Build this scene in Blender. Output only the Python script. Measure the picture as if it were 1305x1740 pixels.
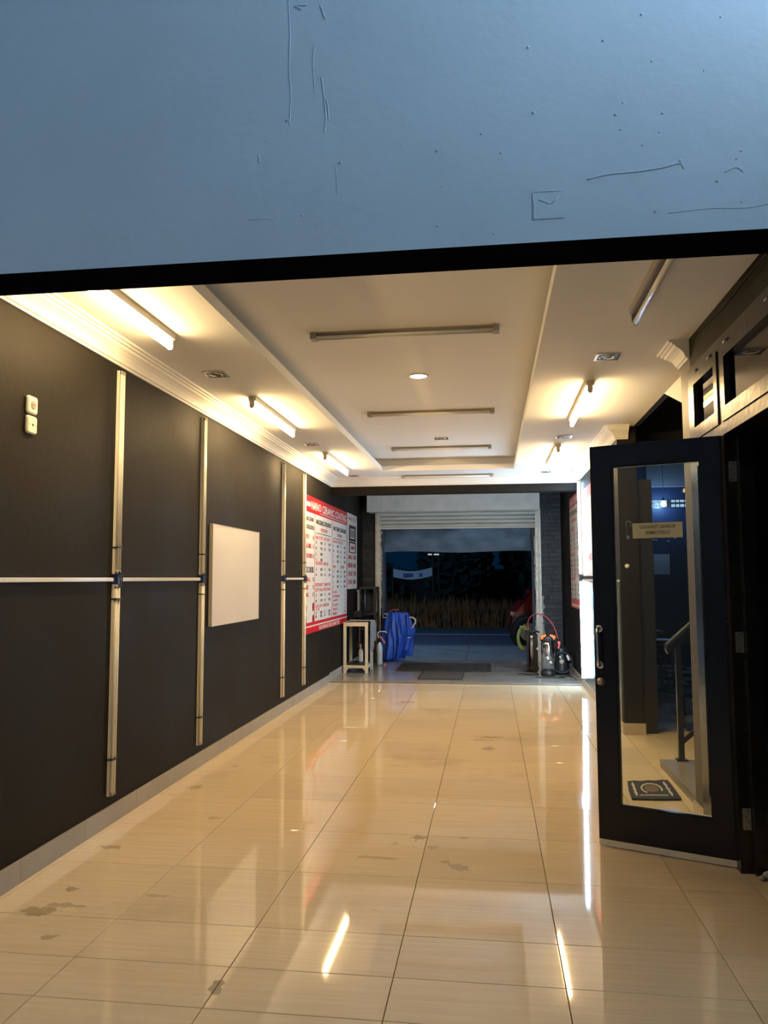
import bpy, math, random
from mathutils import Vector, Matrix
random.seed(7)
for o in list(bpy.data.objects):
    bpy.data.objects.remove(o)
S = bpy.context.scene
COL = S.collection
PI = math.pi

# ------------------------------------------------------------------ camera
cam_data = bpy.data.cameras.new('camera')
cam = bpy.data.objects.new('camera', cam_data)
COL.objects.link(cam)
cam.matrix_world = Matrix(((0.990942, 0.014530, 0.133505, 0.0),
                           (0.134253, -0.082845, -0.987478, 0.0),
                           (-0.003288, 0.996457, -0.084045, 1.4),
                           (0, 0, 0, 1)))
cam_data.sensor_fit = 'HORIZONTAL'
cam_data.sensor_width = 36.0
cam_data.lens = 36.83
cam_data.clip_start = 0.05
cam_data.clip_end = 200
S.camera = cam
# ------------------------------------------------------------------ night sky, exposure
W = bpy.data.worlds.new('night_sky')
S.world = W
W.use_nodes = True
bg = W.node_tree.nodes['Background']
bg.inputs[0].default_value = (0.02, 0.36, 1.0, 1)
bg.inputs[1].default_value = 0.022
S.view_settings.view_transform = 'Standard'
S.view_settings.look = 'None'
S.view_settings.exposure = 0.2
S.view_settings.gamma = 1.0
S.view_settings.use_curve_mapping = False
S.cycles.max_bounces = 8
S.cycles.diffuse_bounces = 4
S.cycles.glossy_bounces = 4
S.cycles.transparent_max_bounces = 12
S.cycles.sample_clamp_indirect = 6.0
# strengths of the lamps (built further down; the street lamp is added fill)
WARM = (1.0, 0.67, 0.30)
COOL = (0.50, 0.76, 1.0)
E_TUBE = 225.0        # lit ceiling tubes
E_WALLTUBE = 235.0    # lit cool tubes on the right wall
E_YARD = 1300.0        # lamp over the camera's yard
E_SPOT = 26.0         # round downlight
E_STREET_FILL = 1500.0      # added street lamp, unseen, lights the pavement

# ------------------------------------------------------------------ materials
MATS = {}
def nd(nt, t, loc=None, **kw):
    n = nt.nodes.new(t)
    for k, v in kw.items():
        setattr(n, k, v)
    return n
def mat(name, col, rough=0.5, metal=0.0, spec=0.5, var=0.0, vscale=4.0, bump=0.0, bscale=60.0,
        stretch=(1, 1, 1), coat=0.0, rvar=0.0, col2=None, objrand=0.0, sheen=0.0, detail=4.0):
    m = bpy.data.materials.new(name)
    m.use_nodes = True
    nt = m.node_tree
    b = nt.nodes['Principled BSDF']
    b.inputs['Base Color'].default_value = (*col, 1)
    b.inputs['Roughness'].default_value = rough
    b.inputs['Metallic'].default_value = metal
    b.inputs['Specular IOR Level'].default_value = spec
    b.inputs['Coat Weight'].default_value = coat
    if sheen:
        b.inputs['Sheen Weight'].default_value = sheen
    L = nt.links.new
    if var or bump or rvar or objrand:
        geo = nd(nt, 'ShaderNodeNewGeometry')
        mp = nd(nt, 'ShaderNodeVectorMath', operation='MULTIPLY')
        mp.inputs[1].default_value = stretch
        L(geo.outputs['Position'], mp.inputs[0])
    cur = None
    if var:
        no = nd(nt, 'ShaderNodeTexNoise')
        no.inputs['Scale'].default_value = vscale
        no.inputs['Detail'].default_value = detail
        L(mp.outputs[0], no.inputs['Vector'])
        mx = nd(nt, 'ShaderNodeMix', data_type='RGBA')
        c2 = col2 if col2 else tuple(min(1, c * (1 + var)) for c in col)
        c1 = col if col2 else tuple(c * (1 - var) for c in col)
        mx.inputs['A'].default_value = (*c1, 1)
        mx.inputs['B'].default_value = (*c2, 1)
        rm = nd(nt, 'ShaderNodeMapRange')
        rm.inputs[1].default_value = 0.3
        rm.inputs[2].default_value = 0.7
        L(no.outputs['Fac'], rm.inputs[0])
        L(rm.outputs[0], mx.inputs['Factor'])
        cur = mx.outputs['Result']
        L(cur, b.inputs['Base Color'])
        if rvar:
            rr = nd(nt, 'ShaderNodeMapRange')
            rr.inputs[1].default_value = 0.3
            rr.inputs[2].default_value = 0.7
            rr.inputs[3].default_value = max(0.02, rough - rvar)
            rr.inputs[4].default_value = rough + rvar
            L(no.outputs['Fac'], rr.inputs[0])
            L(rr.outputs[0], b.inputs['Roughness'])
    if objrand:
        oi = nd(nt, 'ShaderNodeObjectInfo')
        hs = nd(nt, 'ShaderNodeHueSaturation')
        r2 = nd(nt, 'ShaderNodeMapRange')
        r2.inputs[3].default_value = 1 - objrand
        r2.inputs[4].default_value = 1 + objrand
        L(oi.outputs['Random'], r2.inputs[0])
        L(r2.outputs[0], hs.inputs['Value'])
        if cur is not None:
            L(cur, hs.inputs['Color'])
        else:
            hs.inputs['Color'].default_value = (*col, 1)
        L(hs.outputs[0], b.inputs['Base Color'])
    if bump:
        nb = nd(nt, 'ShaderNodeTexNoise')
        nb.inputs['Scale'].default_value = bscale
        nb.inputs['Detail'].default_value = 5
        L(mp.outputs[0], nb.inputs['Vector'])
        bp = nd(nt, 'ShaderNodeBump')
        bp.inputs['Strength'].default_value = bump
        bp.inputs['Distance'].default_value = 0.01
        L(nb.outputs['Fac'], bp.inputs['Height'])
        L(bp.outputs[0], b.inputs['Normal'])
    MATS[name] = m
    return m
def emit(name, col, strength):
    m = bpy.data.materials.new(name)
    m.use_nodes = True
    nt = m.node_tree
    nt.nodes.clear()
    e = nd(nt, 'ShaderNodeEmission')
    e.inputs[0].default_value = (*col, 1)
    e.inputs[1].default_value = strength
    out = nd(nt, 'ShaderNodeOutputMaterial')
    nt.links.new(e.outputs[0], out.inputs[0])
    MATS[name] = m
    return m
def glass(name, tint=(0.93, 0.97, 0.96), ior=1.5, rough=0.0, extra=0.0):
    m = bpy.data.materials.new(name)
    m.use_nodes = True
    nt = m.node_tree
    nt.nodes.clear()
    t = nd(nt, 'ShaderNodeBsdfTransparent')
    t.inputs[0].default_value = (*tint, 1)
    g = nd(nt, 'ShaderNodeBsdfGlossy')
    g.inputs['Roughness'].default_value = rough
    f = nd(nt, 'ShaderNodeFresnel')
    f.inputs[0].default_value = ior
    a = nd(nt, 'ShaderNodeMath', operation='ADD')
    a.inputs[1].default_value = extra
    mx = nd(nt, 'ShaderNodeMixShader')
    out = nd(nt, 'ShaderNodeOutputMaterial')
    L = nt.links.new
    L(f.outputs[0], a.inputs[0])
    L(a.outputs[0], mx.inputs[0])
    L(t.outputs[0], mx.inputs[1])
    L(g.outputs[0], mx.inputs[2])
    L(mx.outputs[0], out.inputs[0])
    MATS[name] = m
    return m
def tile_material(name, ca, cb, stains, rough=0.085):
    """polished porcelain with faint long veins, a slight tone of its own for each tile and dried water marks"""
    m = bpy.data.materials.new(name)
    m.use_nodes = True
    nt = m.node_tree
    b = nt.nodes['Principled BSDF']
    L = nt.links.new
    geo = nd(nt, 'ShaderNodeNewGeometry')
    st = nd(nt, 'ShaderNodeVectorMath', operation='MULTIPLY')
    st.inputs[1].default_value = (1.2, 26, 1)
    L(geo.outputs['Position'], st.inputs[0])
    n1 = nd(nt, 'ShaderNodeTexNoise')
    n1.inputs['Scale'].default_value = 1.6
    n1.inputs['Detail'].default_value = 3
    L(st.outputs[0], n1.inputs['Vector'])
    mx = nd(nt, 'ShaderNodeMix', data_type='RGBA')
    mx.inputs['A'].default_value = (*ca, 1)
    mx.inputs['B'].default_value = (*cb, 1)
    r = nd(nt, 'ShaderNodeMapRange')
    r.inputs[1].default_value = 0.35
    r.inputs[2].default_value = 0.65
    L(n1.outputs['Fac'], r.inputs[0])
    L(r.outputs[0], mx.inputs['Factor'])
    oi = nd(nt, 'ShaderNodeObjectInfo')
    hs = nd(nt, 'ShaderNodeHueSaturation')
    r2 = nd(nt, 'ShaderNodeMapRange')
    r2.inputs[3].default_value = 0.95
    r2.inputs[4].default_value = 1.04
    L(oi.outputs['Random'], r2.inputs[0])
    L(r2.outputs[0], hs.inputs['Value'])
    L(mx.outputs['Result'], hs.inputs['Color'])
    # dirt: broad faint smears + small marks + named marks
    n2 = nd(nt, 'ShaderNodeTexNoise')
    n2.inputs['Scale'].default_value = 1.1
    n2.inputs['Detail'].default_value = 6
    n2.inputs['Roughness'].default_value = 0.62
    L(geo.outputs['Position'], n2.inputs['Vector'])
    smear = nd(nt, 'ShaderNodeMapRange')
    smear.inputs[1].default_value = 0.55
    smear.inputs[2].default_value = 0.78
    smear.inputs[4].default_value = 0.30
    L(n2.outputs['Fac'], smear.inputs[0])
    n3 = nd(nt, 'ShaderNodeTexNoise')
    n3.inputs['Scale'].default_value = 5.5
    n3.inputs['Detail'].default_value = 5
    st3 = nd(nt, 'ShaderNodeVectorMath', operation='MULTIPLY')
    st3.inputs[1].default_value = (0.8, 1.3, 1)
    L(geo.outputs['Position'], st3.inputs[0])
    L(st3.outputs[0], n3.inputs['Vector'])
    spot = nd(nt, 'ShaderNodeMapRange')
    spot.inputs[1].default_value = 0.715
    spot.inputs[2].default_value = 0.74
    spot.inputs[4].default_value = 0.40
    L(n3.outputs['Fac'], spot.inputs[0])
    acc = nd(nt, 'ShaderNodeMath', operation='MAXIMUM')
    L(smear.outputs[0], acc.inputs[0])
    L(spot.outputs[0], acc.inputs[1])
    nz = nd(nt, 'ShaderNodeTexNoise')
    nz.inputs['Scale'].default_value = 22
    nz.inputs['Detail'].default_value = 3
    L(geo.outputs['Position'], nz.inputs['Vector'])
    for (x, y, sx, sy, dark) in stains:
        sb = nd(nt, 'ShaderNodeVectorMath', operation='SUBTRACT')
        sb.inputs[1].default_value = (x, y, 0)
        L(geo.outputs['Position'], sb.inputs[0])
        sc = nd(nt, 'ShaderNodeVectorMath', operation='MULTIPLY')
        sc.inputs[1].default_value = (1 / sx, 1 / sy, 0)
        L(sb.outputs[0], sc.inputs[0])
        ln = nd(nt, 'ShaderNodeVectorMath', operation='LENGTH')
        L(sc.outputs[0], ln.inputs[0])
        ad = nd(nt, 'ShaderNodeMath', operation='MULTIPLY_ADD')
        ad.inputs[1].default_value = 2.6
        L(nz.outputs['Fac'], ad.inputs[0])
        L(ln.outputs['Value'], ad.inputs[2])
        rg = nd(nt, 'ShaderNodeMapRange')
        rg.inputs[1].default_value = 2.25
        rg.inputs[2].default_value = 2.05
        rg.inputs[3].default_value = 0
        rg.inputs[4].default_value = dark
        L(ad.outputs[0], rg.inputs[0])
        a2 = nd(nt, 'ShaderNodeMath', operation='MAXIMUM')
        L(acc.outputs[0], a2.inputs[0])
        L(rg.outputs[0], a2.inputs[1])
        acc = a2
    dm = nd(nt, 'ShaderNodeMix', data_type='RGBA')
    dm.inputs['B'].default_value = (0.16, 0.125, 0.085, 1)
    L(acc.outputs[0], dm.inputs['Factor'])
    L(hs.outputs[0], dm.inputs['A'])
    L(dm.outputs['Result'], b.inputs['Base Color'])
    rr = nd(nt, 'ShaderNodeMapRange')
    rr.inputs[3].default_value = rough
    rr.inputs[4].default_value = 0.34
    L(acc.outputs[0], rr.inputs[0])
    L(rr.outputs[0], b.inputs['Roughness'])
    b.inputs['Specular IOR Level'].default_value = 0.55
    # very slight unevenness of each laid tile
    nb = nd(nt, 'ShaderNodeTexNoise')
    nb.inputs['Scale'].default_value = 2.2
    L(geo.outputs['Position'], nb.inputs['Vector'])
    bp = nd(nt, 'ShaderNodeBump')
    bp.inputs['Strength'].default_value = 0.01
    bp.inputs['Distance'].default_value = 0.01
    L(nb.outputs['Fac'], bp.inputs['Height'])
    L(bp.outputs[0], b.inputs['Normal'])
    MATS[name] = m
    return m

STAINS = [(-0.17, 3.96, .05, .05, .5), (-0.24, 4.02, .025, .03, .35), (-0.60, 4.04, .13, .022, .42), (-0.41, 4.37, .045, .05, .5),
          (-1.92, 3.23, .10, .05, .5), (-1.85, 3.30, .10, .025, .4), (-1.74, 3.01, .04, .022, .45), (-1.99, 4.02, .07, .035, .45),
          (-1.91, 3.47, .035, .03, .5), (-1.49, 3.45, .06, .02, .3), (-0.02, 7.13, .12, .05, .45), (-.08, 7.0, .10, .03, .3),
          (-0.04, 6.66, .06, .07, .4), (-0.97, 9.01, .10, .08, .4), (-0.31, 4.23, .035, .03, .32),
          (-2.0, 5.21, .05, .06, .3), (-1.63, 4.57, .05, .03, .3), (-.953, 2.73, .030, .055, .85)]
tile_material('beige_porcelain', (0.675, 0.560, 0.395), (0.735, 0.615, 0.44), STAINS, rough=0.04)
tile_material('grey_tile', (0.25, 0.245, 0.235), (0.32, 0.315, 0.30), [], rough=0.18)
mat('grout', (0.17, 0.12, 0.075), 0.9)
mat('black_wall', (0.0150, 0.0130, 0.0098), 0.62, spec=0.14, var=0.25, vscale=1.5, bump=0.12, bscale=35, rvar=0.08)
mat('black_beam', (0.004, 0.004, 0.006), 0.8, spec=0.0, bump=0.1, bscale=30)
mat('blue_plaster', (0.58, 0.74, 0.90), 0.42, spec=0.4, var=0.05, vscale=1.2, bump=0.2, bscale=17, rvar=0.06)
mat('yard_white', (0.42, 0.44, 0.46), 0.8)
mat('white_ceiling', (0.83, 0.84, 0.85), 0.8, spec=0.25, var=0.03, vscale=0.9, bump=0.05, bscale=20)
mat('white_trim', (0.82, 0.81, 0.77), 0.6, spec=0.3, var=0.03, vscale=3)
mat('grey_skirting', (0.36, 0.35, 0.34), 0.25, var=0.06, vscale=3, objrand=0.05)
mat('beige_skirting', (0.52, 0.44, 0.35), 0.2, var=0.06, vscale=3)
mat('pier_sheen_brown', (0.072, 0.056, 0.042), 0.5, var=0.12, vscale=2.5, bump=0.1)  # brown stands in for lamp reflection on a gloss black post
mat('gloss_black_wood', (0.013, 0.013, 0.015), 0.22, spec=0.55, var=0.3, vscale=5, bump=0.16, bscale=28, rvar=0.05)
mat('door_black', (0.004, 0.006, 0.014), 0.2, spec=0.32, bump=0.02, bscale=16)
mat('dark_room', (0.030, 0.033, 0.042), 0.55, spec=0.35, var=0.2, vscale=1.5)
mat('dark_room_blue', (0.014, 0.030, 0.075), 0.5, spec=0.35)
mat('panel_grey', (0.22, 0.23, 0.25), 0.6)
mat('white_plastic', (0.80, 0.79, 0.74), 0.35, var=0.05, vscale=6)
mat('tube_glass_off', (0.82, 0.82, 0.78), 0.18, coat=0.3)
mat('lamp_body', (0.74, 0.70, 0.62), 0.35, var=0.06, vscale=5)
mat('lamp_cap', (0.62, 0.56, 0.44), 0.4)
mat('grey_fixture', (0.34, 0.315, 0.285), 0.35, metal=0.2)
mat('spot_black', (0.02, 0.02, 0.02), 0.3)
mat('chrome', (0.72, 0.73, 0.75), 0.16, metal=1.0)
mat('steel', (0.62, 0.62, 0.63), 0.2, metal=1.0, var=0.06, vscale=12)
mat('dull_steel', (0.45, 0.45, 0.44), 0.4, metal=0.9, var=0.15, vscale=20)
mat('black_plastic', (0.014, 0.014, 0.016), 0.4)
mat('black_rubber', (0.017, 0.017, 0.018), 0.75)
mat('dark_tie', (0.012, 0.012, 0.02), 0.5)
mat('blue_connector', (0.02, 0.04, 0.16), 0.4)
mat('board_white', (0.72, 0.70, 0.68), 0.4, var=0.03, vscale=2)
mat('board_edge', (0.55, 0.53, 0.50), 0.5)
mat('poster_white', (0.78, 0.78, 0.78), 0.4, var=0.02)
mat('poster_red', (0.62, 0.015, 0.022), 0.4)
mat('poster_black', (0.018, 0.018, 0.02), 0.45)
mat('poster_pink', (0.72, 0.14, 0.14), 0.45)
mat('socket_white', (0.80, 0.76, 0.66), 0.35)
mat('shutter_white', (0.80, 0.80, 0.76), 0.42, var=0.1, vscale=4)
mat('shutter_slat', (0.66, 0.66, 0.62), 0.4, var=0.12, vscale=6, stretch=(0.3, 1, 1))
mat('guide_metal', (0.60, 0.57, 0.50), 0.45, metal=0.3, var=0.25, vscale=14)
mat('torn_plastic', (0.38, 0.38, 0.36), 0.6)
mat('reveal_blue', (0.06, 0.085, 0.12), 0.7, var=0.1)
mat('tarp_grey', (0.10, 0.165, 0.25), 0.6, var=0.25, vscale=3, stretch=(1, 1, 2))
mat('stone', (0.024, 0.027, 0.034), 0.5, spec=0.45, var=0.4, vscale=9, bump=0.5, bscale=26, objrand=0.45)
mat('mortar_dark', (0.008, 0.008, 0.01), 0.9)
mat('stand_cream', (0.72, 0.66, 0.52), 0.4, var=0.06, vscale=8)
mat('cloth_grey', (0.25, 0.255, 0.26), 0.9, var=0.2, vscale=40, sheen=0.2)
mat('rack_black', (0.022, 0.022, 0.026), 0.4)
mat('bottle_white', (0.76, 0.77, 0.75), 0.35)
mat('pink_plastic', (0.62, 0.20, 0.20), 0.4)
mat('tarp_blue', (0.010, 0.075, 0.52), 0.36, var=0.25, vscale=7, bump=0.25, bscale=22)
mat('hose_white', (0.62, 0.63, 0.62), 0.35)
mat('hose_green', (0.15, 0.22, 0.045), 0.4)
mat('hose_red', (0.36, 0.05, 0.06), 0.4)
mat('orange_plastic', (0.90, 0.19, 0.022), 0.4)
mat('red_plastic', (0.75, 0.06, 0.03), 0.4)
mat('cork', (0.52, 0.40, 0.26), 0.6, var=0.2, vscale=20)
mat('mat_dark', (0.030, 0.029, 0.028), 0.85)
mat('mat_grey', (0.075, 0.075, 0.078), 0.85)
mat('concrete', (0.13, 0.155, 0.185), 0.85, var=0.2, vscale=2, bump=0.2)
mat('asphalt', (0.034, 0.05, 0.085), 0.7, var=0.2, vscale=3, bump=0.3)
mat('road_paint', (0.42, 0.45, 0.50), 0.7)
mat('dry_grass', (0.13, 0.06, 0.016), 0.9, var=0.5, vscale=5)
mat('dark_leaf', (0.014, 0.045, 0.040), 0.8, var=0.4, vscale=4)
mat('bark', (0.03, 0.025, 0.02), 0.9)
mat('banner_white', (0.50, 0.56, 0.66), 0.6)
mat('banner_blue', (0.05, 0.12, 0.32), 0.6)
mat('car_red', (0.36, 0.012, 0.024), 0.25, coat=0.6)
mat('car_glass', (0.008, 0.010, 0.014), 0.08)
mat('tyre', (0.012, 0.012, 0.013), 0.8)
mat('car_light', (0.75, 0.72, 0.70), 0.15)
mat('checker_light', (0.30, 0.33, 0.36), 0.25)
mat('checker_dark', (0.014, 0.016, 0.020), 0.25)
mat('rail_dark', (0.020, 0.020, 0.024), 0.3, spec=0.5)
mat('step_grey', (0.20, 0.185, 0.165), 0.4, var=0.15, vscale=2.5)
mat('mat_navy', (0.012, 0.015, 0.03), 0.95, var=0.3, vscale=60)
mat('mat_cream', (0.46, 0.42, 0.36), 0.95)
mat('mat_brown', (0.14, 0.085, 0.06), 0.95)
mat('paper', (0.62, 0.57, 0.46), 0.7, var=0.03, vscale=8)
nt_ = MATS['paper'].node_tree
tr_ = nd(nt_, 'ShaderNodeBsdfTranslucent'); tr_.inputs[0].default_value = (0.85, 0.78, 0.62, 1)
mx_ = nd(nt_, 'ShaderNodeMixShader'); mx_.inputs[0].default_value = 0.55
nt_.links.new(nt_.nodes['Principled BSDF'].outputs[0], mx_.inputs[1]); nt_.links.new(tr_.outputs[0], mx_.inputs[2])
nt_.links.new(mx_.outputs[0], nt_.nodes['Material Output'].inputs[0])
mat('paper_ink', (0.10, 0.09, 0.075), 0.7)
mat('paper_grey', (0.55, 0.58, 0.60), 0.7)
mat('tape', (0.60, 0.62, 0.64), 0.25)
mat('alu', (0.74, 0.70, 0.60), 0.6, spec=0.2)
mat('white_cladding', (0.13, 0.155, 0.165), 0.25)
mat('debris', (0.30, 0.30, 0.29), 0.9, var=0.3, vscale=30)
glass('door_glass', ior=1.45)
glass('transom_glass', tint=(0.55, 0.55, 0.53), ior=1.6, extra=0.05)
emit('tube_warm', WARM, E_TUBE)
emit('tube_cool', COOL, E_WALLTUBE)
emit('tube_warm_back', WARM, E_TUBE * 0.18)      # back of each tube, made dimmer to cut ceiling and wall glow
emit('tube_cool_back', COOL, E_WALLTUBE * 0.08)
emit('led_white', (0.80, 0.88, 1.0), E_SPOT)
emit('yard_bulb', (0.62, 0.83, 1.0), E_YARD)
emit('street_fill_bulb', (0.42, 0.66, 1.0), E_STREET_FILL)
emit('vent_glow', (0.45, 0.70, 1.0), 0.75)
emit('bulb_glow', (0.30, 0.55, 1.0), 170.0)
emit('ember_glow', (1.0, 0.62, 0.35), 0.7)
emit('far_light', (0.7, 0.85, 1.0), 0.55)

# ------------------------------------------------------------------ mesh builder
class MB:
    def __init__(s):
        s.v = []; s.f = []; s.mi = []; s.sm = []
    def add(s, vs, fs, mi=0, smooth=False):
        b = len(s.v)
        s.v += [tuple(v) for v in vs]
        for f in fs:
            s.f.append(tuple(b + i for i in f)); s.mi.append(mi); s.sm.append(smooth)
        return s
    def box(s, x0, x1, y0, y1, z0, z1, mi=0, M=None):
        vs = [(x, y, z) for z in (z0, z1) for y in (y0, y1) for x in (x0, x1)]
        if M is not None:
            vs = [tuple(M @ Vector(v)) for v in vs]
        return s.add(vs, [(0, 2, 3, 1), (4, 5, 7, 6), (0, 1, 5, 4), (2, 6, 7, 3), (0, 4, 6, 2), (1, 3, 7, 5)], mi)
    def cham(s, x0, x1, y0, y1, z0, z1, c, mi=0):
        """box with its top edges chamfered (a laid tile)"""
        vs = [(x0, y0, z0), (x1, y0, z0), (x1, y1, z0), (x0, y1, z0),
              (x0, y0, z1 - c), (x1, y0, z1 - c), (x1, y1, z1 - c), (x0, y1, z1 - c),
              (x0 + c, y0 + c, z1), (x1 - c, y0 + c, z1), (x1 - c, y1 - c, z1), (x0 + c, y1 - c, z1)]
        fs = [(3, 2, 1, 0), (8, 9, 10, 11)]
        for k in range(4):
            j = (k + 1) % 4
            fs += [(k, j, 4 + j, 4 + k), (4 + k, 4 + j, 8 + j, 8 + k)]
        return s.add(vs, fs, mi)
    def rbox(s, x0, x1, y0, y1, z0, z1, r, mi=0, seg=2, M=None):
        """box with all vertical-edge corners and rims softened"""
        cx, cy = (x0 + x1) / 2, (y0 + y1) / 2
        rings = []
        for (z, ins) in ((z0, r * .6), (z0 + r * .6, 0), (z1 - r * .6, 0), (z1, r * .6)):
            ring = []
            for (sx, sy) in ((1, 1), (-1, 1), (-1, -1), (1, -1)):
                a0 = {(1, 1): 0, (-1, 1): PI / 2, (-1, -1): PI, (1, -1): 1.5 * PI}[(sx, sy)]
                hx = (x1 - x0) / 2 - ins; hy = (y1 - y0) / 2 - ins
                rr = max(r - ins * .5, 1e-4)
                for k in range(seg + 1):
                    a = a0 + PI / 2 * k / seg
                    ring.append((cx + sx * (hx - rr) + rr * math.cos(a), cy + sy * (hy - rr) + rr * math.sin(a), z))
            rings.append(ring)
        return s.loft(rings, mi, M=M, smooth=False)
    def loft(s, rings, mi=0, caps=True, closed=True, smooth=True, M=None):
        n = len(rings[0]); b = []
        vs = [p for r in rings for p in r]
        if M is not None:
            vs = [tuple(M @ Vector(v)) for v in vs]
        fs = []
        for i in range(len(rings) - 1):
            for j in range(n if closed else n - 1):
                k = (j + 1) % n
                fs.append((i * n + j, i * n + k, (i + 1) * n + k, (i + 1) * n + j))
        s.add(vs, fs, mi, smooth)
        if caps and closed:
            base = len(s.v) - len(vs)
            s.f.append(tuple(base + j for j in reversed(range(n)))); s.mi.append(mi); s.sm.append(False)
            s.f.append(tuple(base + (len(rings) - 1) * n + j for j in range(n))); s.mi.append(mi); s.sm.append(False)
        return s
    def cyl(s, p0, p1, r, n=12, mi=0, r1=None, caps=True):
        return s.tube([p0, p1], [r, r if r1 is None else r1], n, mi, caps)
    def tube(s, path, r, n=8, mi=0, caps=True):
        P = [Vector(p) for p in path]
        rs = r if isinstance(r, (list, tuple)) else [r] * len(P)
        T = []
        for i in range(len(P)):
            a = P[max(0, i - 1)]; c = P[min(len(P) - 1, i + 1)]
            t = (c - a)
            T.append(t.normalized() if t.length > 1e-9 else Vector((0, 0, 1)))
        up = Vector((0, 0, 1)) if abs(T[0].z) < 0.9 else Vector((1, 0, 0))
        u = T[0].cross(up).normalized()
        rings = []
        for i, p in enumerate(P):
            u = (u - T[i] * u.dot(T[i]))
            u = u.normalized() if u.length > 1e-6 else T[i].orthogonal().normalized()
            w = T[i].cross(u)
            rings.append([tuple(p + (u * math.cos(2 * PI * k / n) + w * math.sin(2 * PI * k / n)) * rs[i]) for k in range(n)])
        return s.loft(rings, mi, caps)
    def lathe(s, prof, c=(0, 0, 0), n=20, mi=0, axis='z'):
        rings = []
        for (r, h) in prof:
            ring = []
            for k in range(n):
                a = 2 * PI * k / n
                if axis == 'z':
                    ring.append((c[0] + r * math.cos(a), c[1] + r * math.sin(a), c[2] + h))
                elif axis == 'y':
                    ring.append((c[0] + r * math.cos(a), c[1] + h, c[2] - r * math.sin(a)))
                else:
                    ring.append((c[0] + h, c[1] + r * math.cos(a), c[2] + r * math.sin(a)))
            rings.append(ring)
        return s.loft(rings, mi)
    def prism(s, poly, axis, a0, a1, mi=0):
        """polygon given in the two other axes, extruded along axis"""
        def pt(p, a):
            return {'x': (a, p[0], p[1]), 'y': (p[0], a, p[1]), 'z': (p[0], p[1], a)}[axis]
        n = len(poly)
        vs = [pt(p, a0) for p in poly] + [pt(p, a1) for p in poly]
        fs = [tuple(range(n)), tuple(reversed(range(n, 2 * n)))]
        for i in range(n):
            j = (i + 1) % n
            fs.append((i, n + i, n + j, j))
        return s.add(vs, fs, mi)
    def split(s, axis, thr, below=True, mi=1):
        """give material mi to the faces whose centre lies beyond thr"""
        for i, f in enumerate(s.f):
            c = sum(s.v[k][axis] for k in f) / len(f)
            if (c > thr) == below:
                s.mi[i] = mi
        return s
    def mesh(s, name, mats, off=(0, 0, 0)):
        me = bpy.data.meshes.new(name)
        me.from_pydata([(v[0] - off[0], v[1] - off[1], v[2] - off[2]) for v in s.v], [], s.f)
        for m in (mats if isinstance(mats, (list, tuple)) else [mats]):
            me.materials.append(MATS[m])
        me.polygons.foreach_set('material_index', s.mi)
        me.polygons.foreach_set('use_smooth', s.sm)
        me.update()
        import bmesh
        bm = bmesh.new(); bm.from_mesh(me)
        bmesh.ops.recalc_face_normals(bm, faces=bm.faces)
        bm.to_mesh(me); bm.free()
        return me
    def build(s, name, mats, parent=None, local=False):
        off = (0, 0, 0)
        if parent is not None and not local:
            p = parent
            while p is not None:
                off = tuple(off[i] + p.location[i] for i in range(3)); p = p.parent
        o = bpy.data.objects.new(name, s.mesh(name, mats, off))
        COL.objects.link(o)
        if parent is not None:
            o.parent = parent
        return o
def link_mesh(name, me, parent, loc=(0, 0, 0), rot=None, scale=None):
    o = bpy.data.objects.new(name, me)
    COL.objects.link(o); o.parent = parent; o.location = loc
    if rot: o.rotation_euler = rot
    if scale: o.scale = scale
    return o
def tag(o, label, cat, group=None):
    o['label'] = label; o['category'] = cat
    if group: o['group'] = group
    return o
def struct(o):
    o['kind'] = 'structure'
    return o
def stuff(o):
    o['kind'] = 'stuff'
    return o
def empty(name, loc, label=None, cat=None, group=None, rz=0.0):
    o = bpy.data.objects.new(name, None)
    COL.objects.link(o)
    o.location = loc; o.rotation_euler = (0, 0, rz); o.empty_display_size = 0.1
    if label: tag(o, label, cat, group)
    return o
def copy_tree(o, parent=None):
    c = o.copy(); COL.objects.link(c)
    if parent is not None: c.parent = parent
    for ch in list(o.children):
        copy_tree(ch, c)
    return c
def spline(pts, n=8):
    """smooth curve through the points"""
    P = [Vector(p) for p in pts]
    out = []
    for i in range(len(P) - 1):
        a = P[max(0, i - 1)]; b = P[i]; c = P[i + 1]; d = P[min(len(P) - 1, i + 2)]
        for k in range(n):
            t = k / n
            out.append(0.5 * ((2 * b) + (c - a) * t + (2 * a - 5 * b + 4 * c - d) * t * t + (3 * b - a - 3 * c + d) * t ** 3))
    out.append(P[-1])
    return [tuple(p) for p in out]
TEXT_CACHE = {}
def text_mesh(body, m):
    if (body, m) in TEXT_CACHE:
        return TEXT_CACHE[(body, m)]
    cu = bpy.data.curves.new('lettering', 'FONT')
    cu.body = body; cu.resolution_u = 2; cu.offset = 0.022
    o = bpy.data.objects.new('lettering', cu)
    me = bpy.data.meshes.new_from_object(o)
    bpy.data.objects.remove(o); bpy.data.curves.remove(cu)
    xs = [v.co.x for v in me.vertices]; ys = [v.co.y for v in me.vertices]
    me.materials.clear(); me.materials.append(MATS[m])
    me.name = 'lettering'
    TEXT_CACHE[(body, m)] = (me, min(xs), max(xs), min(ys), max(ys))
    return TEXT_CACHE[(body, m)]
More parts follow.
